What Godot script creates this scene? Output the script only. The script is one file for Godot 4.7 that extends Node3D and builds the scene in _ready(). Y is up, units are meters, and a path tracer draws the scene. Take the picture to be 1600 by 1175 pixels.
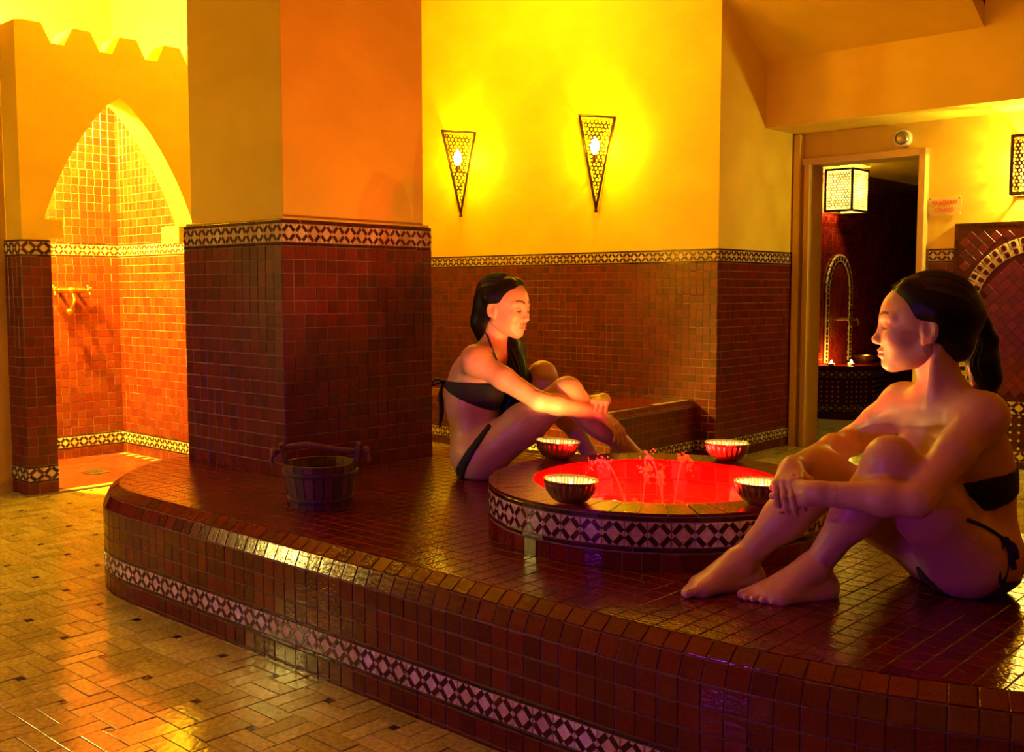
extends Node3D
# A candle-lit hammam: tiled pillar, stepped platform with a round fountain, shower niche, two seated bathers.
# World axes: y up, metres. The building stands turned: its two horizontal directions are U and V.
const FOCAL := 1640.0
const EYE := Vector3(0, 1.07, 0)
const PITCH := 0.08062
const HP := 0.37            # platform height
const DADO := 1.335         # top of the tiled dado
const U := Vector3(0.74035, 0, 0.67222)
const V := Vector3(0.67222, 0, -0.74035)
const UP := Vector3(0, 1, 0)
const FC := Vector3(0.427, 0, -3.07)   # fountain axis
const F_OUT := 0.497
const F_IN := 0.364
const F_TOP := 0.517

var rng := RandomNumberGenerator.new()
var mats := {}
var tile_tones: Array = []
var wall_tones: Array = []
var shower_tones: Array = []      # the shower's tiles: red tile tones shifted paler and more orange
var cream_tones: Array = []
var brick_tones: Array = []
var dark_tones: Array = []
var red_tones: Array = []
var grout: StandardMaterial3D
var plaster: StandardMaterial3D
var brass: StandardMaterial3D
var tile_cache := {}

# ---------------------------------------------------------------- photograph pixel to direction
func px(x: float, y: float, d: float) -> Vector3:
	var a := (x - 800.0) / FOCAL
	var b := -(y - 587.5) / FOCAL
	var c := cos(PITCH)
	var s := sin(PITCH)
	var r := Vector3(a, b * c - s, -b * s - c)
	return EYE + r * (d / -r.z)

func seen_at(p: Vector3) -> Vector3:    # pixel x, y and depth
	var q := p - EYE
	var c := cos(PITCH)
	var s := sin(PITCH)
	var dy := c * q.y - s * q.z
	var dz := -(s * q.y + c * q.z)
	if dz < 0.05:
		return Vector3(-9999, -9999, -1)
	return Vector3(800.0 + FOCAL * q.x / dz, 587.5 - FOCAL * dy / dz, dz)

# ---------------------------------------------------------------- mesh building
class MB:
	var p := PackedVector3Array()
	var n := PackedVector3Array()
	var c := PackedColorArray()
	var i := PackedInt32Array()
	var col := Color.WHITE
	var uses_col := false
	func v(a: Vector3, na: Vector3) -> int:
		p.append(a)
		n.append(na)
		if uses_col:
			c.append(col)
		return p.size() - 1
	func tri(a: Vector3, b: Vector3, d: Vector3) -> void:     # counter-clockwise seen from outside
		var nn := (b - a).cross(d - a).normalized()
		var k := v(a, nn)
		v(b, nn)
		v(d, nn)
		i.append_array([k, k + 2, k + 1])
	func quad(a: Vector3, b: Vector3, d: Vector3, e: Vector3) -> void:
		var nn := (d - a).cross(e - b).normalized()
		var k := v(a, nn)
		v(b, nn)
		v(d, nn)
		v(e, nn)
		i.append_array([k, k + 2, k + 1, k, k + 3, k + 2])
	func box(t: Transform3D, s: Vector3, b := 0.0) -> void:   # bevelled box centred on t
		var h := s * 0.5
		if b <= 0.0:
			var q := []
			for k in 8:
				q.append(t * Vector3(h.x if k & 1 else -h.x, h.y if k & 2 else -h.y, h.z if k & 4 else -h.z))
			quad(q[4], q[5], q[7], q[6])
			quad(q[1], q[0], q[2], q[3])
			quad(q[5], q[1], q[3], q[7])
			quad(q[0], q[4], q[6], q[2])
			quad(q[6], q[7], q[3], q[2])
			quad(q[0], q[1], q[5], q[4])
			return
		b = minf(b, minf(h.x, minf(h.y, h.z)) * 0.95)
		var g := func(sx: int, sy: int, sz: int, ax: int) -> Vector3:
			var w := Vector3(sx * (h.x - (0.0 if ax == 0 else b)), sy * (h.y - (0.0 if ax == 1 else b)), sz * (h.z - (0.0 if ax == 2 else b)))
			return t * w
		for sg in [-1, 1]:
			var o: int = sg
			if sg > 0:
				quad(g.call(1, -1, -1, 0), g.call(1, 1, -1, 0), g.call(1, 1, 1, 0), g.call(1, -1, 1, 0))
				quad(g.call(-1, 1, -1, 1), g.call(-1, 1, 1, 1), g.call(1, 1, 1, 1), g.call(1, 1, -1, 1))
				quad(g.call(-1, -1, 1, 2), g.call(1, -1, 1, 2), g.call(1, 1, 1, 2), g.call(-1, 1, 1, 2))
			else:
				quad(g.call(-1, -1, -1, 0), g.call(-1, -1, 1, 0), g.call(-1, 1, 1, 0), g.call(-1, 1, -1, 0))
				quad(g.call(-1, -1, -1, 1), g.call(1, -1, -1, 1), g.call(1, -1, 1, 1), g.call(-1, -1, 1, 1))
				quad(g.call(-1, -1, -1, 2), g.call(-1, 1, -1, 2), g.call(1, 1, -1, 2), g.call(1, -1, -1, 2))
			for s2 in [-1, 1]:
				var w2: int = s2
				# edges along z (x-y corners), along x (y-z), along y (x-z)
				both(g.call(o, w2, -1, 0), g.call(o, w2, 1, 0), g.call(o, w2, 1, 1), g.call(o, w2, -1, 1), t.basis * Vector3(o, w2, 0))
				both(g.call(-1, o, w2, 1), g.call(1, o, w2, 1), g.call(1, o, w2, 2), g.call(-1, o, w2, 2), t.basis * Vector3(0, o, w2))
				both(g.call(o, -1, w2, 0), g.call(o, 1, w2, 0), g.call(o, 1, w2, 2), g.call(o, -1, w2, 2), t.basis * Vector3(o, 0, w2))
				for s3 in [-1, 1]:
					var w3: int = s3
					var a: Vector3 = g.call(o, w2, w3, 0)
					var bb: Vector3 = g.call(o, w2, w3, 1)
					var cc: Vector3 = g.call(o, w2, w3, 2)
					if (bb - a).cross(cc - a).dot(t.basis * Vector3(o, w2, w3)) > 0:
						tri(a, bb, cc)
					else:
						tri(a, cc, bb)
	func both(a: Vector3, b: Vector3, d: Vector3, e: Vector3, out: Vector3) -> void:
		if (d - a).cross(e - b).dot(out) > 0:
			quad(a, b, d, e)
		else:
			quad(a, e, d, b)
	func lathe(prof: PackedVector2Array, seg: int, t := Transform3D(), smooth := true, a0 := 0.0, a1 := TAU) -> void:
		# profile of (radius, height), walked so that the outside lies on its right when going up
		var m := prof.size()
		var base := p.size()
		var nor := PackedVector2Array()
		for k in m:
			var e: Vector2 = prof[mini(k + 1, m - 1)] - prof[maxi(k - 1, 0)]
			nor.append(Vector2(e.y, -e.x).normalized())
		if smooth:
			for j in seg + 1:
				var a := a0 + (a1 - a0) * j / seg
				var d := Vector3(cos(a), 0, sin(a))
				for k in m:
					v(t * (d * prof[k].x + Vector3(0, prof[k].y, 0)), (t.basis * (d * nor[k].x + Vector3(0, nor[k].y, 0))).normalized())
			for j in seg:
				for k in m - 1:
					var q := base + j * m + k
					i.append_array([q, q + m, q + m + 1, q, q + m + 1, q + 1])
		else:
			for j in seg:
				var a := a0 + (a1 - a0) * j / seg
				var b := a0 + (a1 - a0) * (j + 1) / seg
				var da := Vector3(cos(a), 0, sin(a))
				var db := Vector3(cos(b), 0, sin(b))
				for k in m - 1:
					var y0 := Vector3(0, prof[k].y, 0)
					var y1 := Vector3(0, prof[k + 1].y, 0)
					quad(t * (db * prof[k].x + y0), t * (da * prof[k].x + y0), t * (da * prof[k + 1].x + y1), t * (db * prof[k + 1].x + y1))
	func tube(pts: PackedVector3Array, r, seg := 8, caps := true) -> void:
		var m := pts.size()
		if m < 2:
			return
		var side := Vector3.UP.cross(pts[1] - pts[0])
		if side.length() < 1e-6:
			side = Vector3.RIGHT
		side = side.normalized()
		var base := p.size()
		for k in m:
			var d := (pts[mini(k + 1, m - 1)] - pts[maxi(k - 1, 0)]).normalized()
			side = (side - d * side.dot(d)).normalized()
			var oth := d.cross(side)
			var rr: float = r[k] if r is PackedFloat32Array or r is Array else r
			for j in seg:
				var a := TAU * j / seg
				var w := side * cos(a) + oth * sin(a)
				v(pts[k] + w * rr, w)
		for k in m - 1:
			for j in seg:
				var j2 := (j + 1) % seg
				var a := base + k * seg + j
				var b := base + k * seg + j2
				i.append_array([a, a + seg, b + seg, a, b + seg, b])
		if caps:
			for e in 2:
				var k: int = 0 if e == 0 else m - 1
				var d: Vector3 = (pts[0] - pts[1]).normalized() if e == 0 else (pts[m - 1] - pts[m - 2]).normalized()
				var ce := v(pts[k], d)
				for j in seg:
					var a := base + k * seg + j
					var b := base + k * seg + (j + 1) % seg
					if e == 0:
						i.append_array([ce, a, b])
					else:
						i.append_array([ce, b, a])
	func ball(at: Vector3, r: Vector3, seg := 12, rings := 8) -> void:
		var base := p.size()
		for k in rings + 1:
			var f := PI * k / rings
			for j in seg + 1:
				var a := TAU * j / seg
				var d := Vector3(sin(f) * cos(a), cos(f), sin(f) * sin(a))
				v(at + d * r, (d / r).normalized())
		for k in rings:
			for j in seg:
				var q := base + k * (seg + 1) + j
				i.append_array([q, q + seg + 2, q + 1, q, q + seg + 1, q + seg + 2])
	func prism(poly: PackedVector2Array, t: Transform3D, z0: float, z1: float) -> void:   # polygon in the x-y plane of t, extruded along its z
		var q := poly
		if not Geometry2D.is_polygon_clockwise(q):
			pass
		else:
			q = q.duplicate()
			q.reverse()
		var ix := Geometry2D.triangulate_polygon(q)
		for k in range(0, ix.size(), 3):
			var a := q[ix[k]]
			var b := q[ix[k + 1]]
			var d := q[ix[k + 2]]
			if (b - a).cross(d - a) < 0:
				var w := b
				b = d
				d = w
			tri(t * Vector3(a.x, a.y, z1), t * Vector3(b.x, b.y, z1), t * Vector3(d.x, d.y, z1))
			tri(t * Vector3(a.x, a.y, z0), t * Vector3(d.x, d.y, z0), t * Vector3(b.x, b.y, z0))
		var flip := (q[1] - q[0]).cross(q[2] - q[1])
		var area := 0.0
		for k in q.size():
			area += q[k].cross(q[(k + 1) % q.size()])
		for k in q.size():
			var a := q[k]
			var b := q[(k + 1) % q.size()]
			if area < 0:
				var w := a
				a = b
				b = w
			quad(t * Vector3(a.x, a.y, z0), t * Vector3(b.x, b.y, z0), t * Vector3(b.x, b.y, z1), t * Vector3(a.x, a.y, z1))
	func arrays() -> Array:
		var a := []
		a.resize(Mesh.ARRAY_MAX)
		a[Mesh.ARRAY_VERTEX] = p
		a[Mesh.ARRAY_NORMAL] = n
		if uses_col:
			a[Mesh.ARRAY_COLOR] = c
		a[Mesh.ARRAY_INDEX] = i
		return a
	func mesh(into: ArrayMesh = null) -> ArrayMesh:
		var m := into if into else ArrayMesh.new()
		if i.size() > 0:
			m.add_surface_from_arrays(Mesh.PRIMITIVE_TRIANGLES, arrays())
		return m

func obj(called: String, mb: MB, m: Material, parent: Node = self) -> MeshInstance3D:
	var o := MeshInstance3D.new()
	o.name = called
	o.mesh = mb.mesh()
	o.material_override = m
	parent.add_child(o, true)
	return o

func inst(called: String, me: Mesh, m: Material, t: Transform3D, parent: Node) -> MeshInstance3D:
	var o := MeshInstance3D.new()
	o.name = called
	o.mesh = me
	if m:
		o.material_override = m
	o.transform = t
	parent.add_child(o, true)
	return o

func tag(o: Node, label: String, category: String, group := "", kind := "") -> Node:
	if label:
		o.set_meta("label", label)
	if category:
		o.set_meta("category", category)
	if group:
		o.set_meta("group", group)
	if kind:
		o.set_meta("kind", kind)
	return o

func thing(called: String, label: String, category: String, at := Vector3.ZERO, turn := 0.0, group := "") -> Node3D:
	var o := Node3D.new()
	o.name = called
	add_child(o, true)
	o.position = at
	o.rotation.y = turn
	tag(o, label, category, group)
	return o

func structure(called: String, label: String, category: String) -> Node3D:
	var o := thing(called, label, category)
	o.set_meta("kind", "structure")
	return o

func frame(at: Vector3, x: Vector3, y: Vector3) -> Transform3D:
	x = x.normalized()
	var z := x.cross(y).normalized()
	return Transform3D(Basis(x, z.cross(x).normalized(), z), at)

# ---------------------------------------------------------------- materials
func noise_tex(freq: float, size := 512, normal := true, strength := 4.0, octaves := 3, sd := 1, type := FastNoiseLite.TYPE_SIMPLEX_SMOOTH) -> NoiseTexture2D:
	var f := FastNoiseLite.new()
	f.noise_type = type
	f.frequency = freq
	f.fractal_octaves = octaves
	f.seed = sd
	var t := NoiseTexture2D.new()
	t.width = size
	t.height = size
	t.seamless = true
	t.noise = f
	t.as_normal_map = normal
	t.bump_strength = strength
	return t

func ramp_tex(freq: float, a: Color, b: Color, sd := 5, octaves := 4, size := 512) -> NoiseTexture2D:
	var t := noise_tex(freq, size, false, 1.0, octaves, sd)
	var g := Gradient.new()
	g.set_color(0, a)
	g.set_color(1, b)
	t.color_ramp = g
	return t

func mat(c: Color, rough: float, metal := 0.0) -> StandardMaterial3D:
	var m := StandardMaterial3D.new()
	m.albedo_color = c
	m.roughness = rough
	m.metallic = metal
	return m

func tri_mat(c: Color, rough: float, tex: Texture2D, scale: float, nrm: Texture2D = null, nscale := 1.0) -> StandardMaterial3D:
	var m := mat(c, rough)
	m.uv1_triplanar = true
	m.uv1_world_triplanar = true
	m.uv1_scale = Vector3.ONE * scale
	if tex:
		m.albedo_texture = tex
	if nrm:
		m.normal_enabled = true
		m.normal_texture = nrm
		m.normal_scale = nscale
	return m

func make_materials() -> void:
	var ripple := noise_tex(0.012, 512, true, 5.0, 3, 3)
	var speck := ramp_tex(0.02, Color(0.72, 0.72, 0.72), Color(1, 1, 1), 7)
	for c in [Color(0.43, 0.082, 0.065), Color(0.40, 0.075, 0.06), Color(0.455, 0.09, 0.065), Color(0.375, 0.066, 0.058), Color(0.44, 0.10, 0.07), Color(0.355, 0.062, 0.06), Color(0.42, 0.078, 0.063)]:
		tile_tones.append(tri_mat(c, 0.14, speck, 11.0, ripple, 0.75))
		wall_tones.append(tri_mat(c, 0.30, speck, 6.0, ripple, 0.7))
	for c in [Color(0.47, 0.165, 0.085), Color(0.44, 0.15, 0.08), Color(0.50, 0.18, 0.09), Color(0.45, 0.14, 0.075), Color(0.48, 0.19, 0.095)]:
		shower_tones.append(tri_mat(c, 0.26, speck, 6.0, ripple, 0.7))
	for c in [Color(0.86, 0.76, 0.62), Color(0.80, 0.68, 0.52), Color(0.90, 0.82, 0.70), Color(0.83, 0.70, 0.50)]:
		cream_tones.append(tri_mat(c, 0.22, speck, 6.0, ripple, 0.4))
	for c in [Color(0.79, 0.74, 0.44), Color(0.74, 0.69, 0.39), Color(0.82, 0.77, 0.47), Color(0.71, 0.67, 0.38), Color(0.77, 0.70, 0.40), Color(0.80, 0.73, 0.42)]:
		brick_tones.append(tri_mat(c, 0.13, speck, 5.0, ripple, 0.16))
	for c in [Color(0.28, 0.075, 0.06), Color(0.24, 0.06, 0.055), Color(0.32, 0.09, 0.065)]:
		dark_tones.append(tri_mat(c, 0.16, speck, 6.0, ripple, 0.5))
	for c in [Color(0.50, 0.13, 0.10), Color(0.45, 0.11, 0.09), Color(0.54, 0.15, 0.11)]:
		red_tones.append(tri_mat(c, 0.25, speck, 6.0, ripple, 0.3))
	grout = tri_mat(Color(0.58, 0.46, 0.38), 0.75, speck, 9.0)
	mats.dark_grout = tri_mat(Color(0.47, 0.31, 0.27), 0.7, speck, 9.0)
	plaster = tri_mat(Color(0.90, 0.755, 0.22), 0.62, ramp_tex(0.006, Color(0.90, 0.90, 0.88), Color(1, 1, 1), 11, 5), 0.9, noise_tex(0.02, 512, true, 3.0, 5, 9), 0.25)
	brass = mat(Color(0.78, 0.60, 0.30), 0.28, 1.0)
	mats.white_enamel = mat(Color(0.85, 0.82, 0.75), 0.35)
	mats.fret = mat(Color(0.36, 0.25, 0.12), 0.4, 0.9)
	mats.black_cloth = mat(Color(0.035, 0.03, 0.035), 0.75)
	mats.black_cloth.rim_enabled = true
	mats.black_cloth.rim = 0.3
	mats.hair = mat(Color(0.055, 0.042, 0.04), 0.38)
	mats.hair.metallic_specular = 0.3
	mats.hair_light = mat(Color(0.12, 0.09, 0.08), 0.32)

func tone(list: Array) -> int:
	return rng.randi_range(0, list.size() - 1)

# ---------------------------------------------------------------- tiles
func tile_mesh(w: float, h: float, t: float, b: float) -> MB:    # lies in x-y, face at z = t, back open
	var key := "%.4f %.4f %.4f %.4f" % [w, h, t, b]
	if tile_cache.has(key):
		return tile_cache[key]
	var m := MB.new()
	var o := []
	var q := []
	var z := []
	for k in 4:
		var sx := -1.0 if k == 0 or k == 3 else 1.0
		var sy := -1.0 if k < 2 else 1.0
		q.append(Vector3(sx * (w * 0.5 - b), sy * (h * 0.5 - b), t))
		o.append(Vector3(sx * w * 0.5, sy * h * 0.5, t - b))
		z.append(Vector3(sx * w * 0.5, sy * h * 0.5, -0.003))
	m.quad(q[0], q[1], q[2], q[3])
	for k in 4:
		var e := (k + 1) % 4
		m.quad(o[k], o[e], q[e], q[k])
		m.quad(z[k], z[e], o[e], o[k])
	tile_cache[key] = m
	return m

class TS:      # a set of alike pieces that belong to one thing
	var parent: Node
	var part: String
	var tones: Array
	var at: Array = []          # Transform3D
	var shape: Array = []       # MB
	var tn: PackedInt32Array = PackedInt32Array()
	var limit := 300
	var min_px := 8.0
	func add(t: Transform3D, m: MB, k: int) -> void:
		at.append(t)
		shape.append(m)
		tn.append(k)

func tiles(parent: Node, part: String, tones: Array, limit := 300, min_px := 8.0) -> TS:
	var s := TS.new()
	s.parent = parent
	s.part = part
	s.tones = tones
	s.limit = limit
	s.min_px = min_px
	return s

func flush(s: TS) -> void:
	var order := []
	var meshes := {}
	for k in s.at.size():
		var t: Transform3D = s.at[k]
		var q := seen_at(t.origin)
		var score := 0.0
		if q.z > 0 and q.x > -40 and q.x < 1640 and q.y > -40 and q.y < 1215:
			var facing := t.basis.z.normalized().dot((EYE - t.origin).normalized())
			if facing > 0.02:
				var m: MB = s.shape[k]
				var a: Vector3 = seen_at(t * m.p[0])
				var b: Vector3 = seen_at(t * m.p[2])
				var d: Vector3 = seen_at(t * m.p[1])
				var e: Vector3 = seen_at(t * m.p[3]) if m.p.size() > 3 else b
				var across := maxf(Vector2(a.x - b.x, a.y - b.y).length(), Vector2(d.x - e.x, d.y - e.y).length())
				if across >= s.min_px:
					score = across
		order.append([score, k])
	order.sort_custom(func(a, b): return a[0] > b[0])
	var rest := {}
	var n := 0
	for e in order:
		var k: int = e[1]
		if n < s.limit and e[0] > 0.0:
			n += 1
			var m: MB = s.shape[k]
			if not meshes.has(m):
				meshes[m] = m.mesh()
			inst(s.part, meshes[m], s.tones[s.tn[k]], s.at[k], s.parent)
		else:
			if not rest.has(s.tn[k]):
				rest[s.tn[k]] = MB.new()
			var to: MB = rest[s.tn[k]]
			var m: MB = s.shape[k]
			var t: Transform3D = s.at[k]
			var base := to.p.size()
			var nb := t.basis.orthonormalized()
			for w in m.p.size():
				to.p.append(t * m.p[w])
				to.n.append(nb * m.n[w])
			for w in m.i.size():
				to.i.append(base + m.i[w])
	if rest.size() > 0:
		var am := ArrayMesh.new()
		var keys := rest.keys()
		keys.sort()
		for k in keys:
			var mb: MB = rest[k]
			mb.mesh(am)
			am.surface_set_material(am.get_surface_count() - 1, s.tones[k])
		var o := inst(s.part + "_field", am, null, Transform3D(), s.parent)
		o.set_meta("kind", "stuff")

class Path:        # a line on the ground; seen from outside it runs to the right
	var pts := PackedVector2Array()
	var cum := PackedFloat32Array()
	func setup(a: PackedVector2Array) -> void:
		pts = a
		cum = PackedFloat32Array([0.0])
		for k in range(1, a.size()):
			cum.append(cum[k - 1] + a[k].distance_to(a[k - 1]))
	func length() -> float:
		return cum[cum.size() - 1]
	func at(s: float) -> Transform3D:
		var k := 0
		s = clampf(s, 0.0, length() - 1e-5)
		var lo := 0
		var hi := cum.size() - 1
		while hi - lo > 1:
			var mid := (lo + hi) / 2
			if cum[mid] <= s:
				lo = mid
			else:
				hi = mid
		k = lo
		var f := (s - cum[k]) / maxf(1e-6, cum[k + 1] - cum[k])
		var o := pts[k].lerp(pts[k + 1], f)
		var d0 := (pts[k + 1] - pts[k]).normalized()
		var d := d0
		if pts.size() > 6:
			var dp := (pts[k] - pts[maxi(k - 1, 0)]) if k > 0 else pts[k + 1] - pts[k]
			var dn := (pts[mini(k + 2, pts.size() - 1)] - pts[k + 1]) if k + 2 < pts.size() else pts[k + 1] - pts[k]
			var da := (dp.normalized() + d0).normalized()
			var db := (dn.normalized() + d0).normalized()
			d = da.lerp(db, f).normalized()
		var x := Vector3(d.x, 0, d.y)
		return Transform3D(Basis(x, Vector3.UP, x.cross(Vector3.UP)), Vector3(o.x, 0, o.y))

func v2(p: Vector3) -> Vector2:
	return Vector2(p.x, p.z)

func line_path(a: Vector3, b: Vector3) -> Path:
	var p := Path.new()
	p.setup(PackedVector2Array([v2(a), v2(b)]))
	return p

func smooth_path(raw: PackedVector2Array, step := 0.012) -> Path:
	var c := Curve2D.new()
	for k in raw.size():
		var d := (raw[mini(k + 1, raw.size() - 1)] - raw[maxi(k - 1, 0)])
		var lp := raw[k].distance_to(raw[maxi(k - 1, 0)])
		var ln := raw[k].distance_to(raw[mini(k + 1, raw.size() - 1)])
		d = d.normalized()
		c.add_point(raw[k], -d * lp * 0.33, d * ln * 0.33)
	c.bake_interval = step
	var p := Path.new()
	p.setup(c.get_baked_points())
	return p

func wobble(a: float) -> Basis:
	return Basis(Vector3(1, 0, 0), rng.randf_range(-a, a)) * Basis(Vector3(0, 1, 0), rng.randf_range(-a, a)) * Basis(Vector3(0, 0, 1), rng.randf_range(-a, a) * 0.6)

# rows of tiles on a path; local shifts and tilts the row's own plane (its x along the path, y up, z outward)
func lay(s: TS, path: Path, s0: float, s1: float, y0: float, y1: float, tw: float, th: float, local := Transform3D(), thick := 0.0022, wob := 0.009, gap := 0.0028) -> void:
	var nx := maxi(1, roundi((s1 - s0) / tw))
	var ny := maxi(1, roundi((y1 - y0) / th))
	var w := (s1 - s0) / nx
	var h := (y1 - y0) / ny
	var m := tile_mesh(w - gap, h - gap, thick, 0.0011)
	for j in ny:
		var nudge := rng.randf_range(-0.004, 0.004)
		for k in nx:
			var sm := s0 + (k + 0.5) * w
			var ym := y0 + (j + 0.5) * h
			var fr := path.at(sm + nudge * (0.0 if k == 0 or k == nx - 1 else 1.0)) * Transform3D(Basis(), Vector3(0, ym, 0)) * local
			fr = fr * Transform3D(wobble(wob), Vector3(rng.randf_range(-0.0006, 0.0006), rng.randf_range(-0.0006, 0.0006), rng.randf_range(-0.0008, 0.0006)))
			s.add(fr, m, tone(s.tones))

# a mosaic band: cream squares, four dark bars on each; thin dark strips above and below
func band(parent: Node, prefix: String, path: Path, s0: float, s1: float, y0: float, h: float, single: bool, strip := 0.012, period := 0.06) -> void:
	var n := maxi(1, roundi((s1 - s0) / period))
	var p := (s1 - s0) / n
	var base := tiles(parent, prefix + "band_tile", cream_tones, 300, 8.0 if single else 1e9)
	var bars := tiles(parent, prefix + "band_bar", dark_tones, 300, 5.0 if single else 1e9)
	var strips := tiles(parent, prefix + "border_tile", dark_tones, 300, 8.0 if single else 1e9)
	var bm := tile_mesh(p - 0.0015, h - 0.0015, 0.0022, 0.0008)
	var rm := tile_mesh(0.030 * p / 0.06, 0.0135 * p / 0.06, 0.0012, 0.0005)
	var sq := h / p
	for k in n:
		var sm := s0 + (k + 0.5) * p
		base.add(path.at(sm) * Transform3D(wobble(0.008), Vector3(0, y0 + h * 0.5, 0)), bm, tone(cream_tones))
		for e in 4:
			var ex := -1.0 if e % 2 == 0 else 1.0
			var ey := -1.0 if e < 2 else 1.0
			var an := atan2(sq, 1.0) * ex * ey * -1.0
			var t := path.at(sm + ex * p * 0.25) * Transform3D(Basis(Vector3(0, 0, 1), an), Vector3(0, y0 + h * 0.5 + ey * h * 0.25, 0.0024))
			bars.add(t, rm, tone(dark_tones))
	if strip > 0:
		lay(strips, path, s0, s1, y0 - strip, y0, 0.085, strip, Transform3D(), 0.0022, 0.006)
		lay(strips, path, s0, s1, y0 + h, y0 + h + strip, 0.085, strip, Transform3D(), 0.0022, 0.006)
	flush(base)
	flush(bars)
	flush(strips)

# ---------------------------------------------------------------- the room
const PILLAR := Vector3(-0.849, 0, -3.901)     # near edge of the pillar
const PIER := Vector3(-2.495, 0, -5.365)       # near edge of the shower pier
const SHOWER := Vector3(-2.551, 0, -6.84)      # inner corner of the shower cell
const CORNER := Vector3(1.275, 0, -6.529)      # outer corner of the back wall
const DOORL := Vector3(1.939, 0, -7.26)        # where the door wall begins

func slab(parent: Node, called: String, a: Vector3, b: Vector3, y0: float, y1: float, thick: float, m: Material) -> MeshInstance3D:
	# upright slab whose outer face runs from a to b (a on the left seen from outside)
	var mb := MB.new()
	var x := (b - a)
	x.y = 0
	var l := x.length()
	var t := frame((a + b) * 0.5, x, UP)
	t.origin.y = (y0 + y1) * 0.5
	t.origin -= t.basis.z * thick * 0.5
	mb.box(t, Vector3(l, y1 - y0, thick))
	return obj(called, mb, m, parent)

func dado(parent: Node, a: Vector3, b: Vector3, base: float, single: bool, low_band := true, limit := 300, top := DADO) -> void:
	var p := line_path(a, b)
	var l := p.length()
	var s := tiles(parent, "wall_tile", wall_tones, limit, 8.0 if single else 1e9)
	var bh := 0.064
	var y := base
	if low_band:
		lay(s, p, 0, l, base, base + 0.052, 0.051, 0.052)
		band(parent, "lower_", p, 0, l, base + 0.064, bh, single)
		y = base + 0.064 + bh + 0.012
	lay(s, p, 0, l, y, top - bh - 0.024, 0.051, 0.0505)
	band(parent, "", p, 0, l, top - bh - 0.012, bh, single)
	flush(s)

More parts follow.
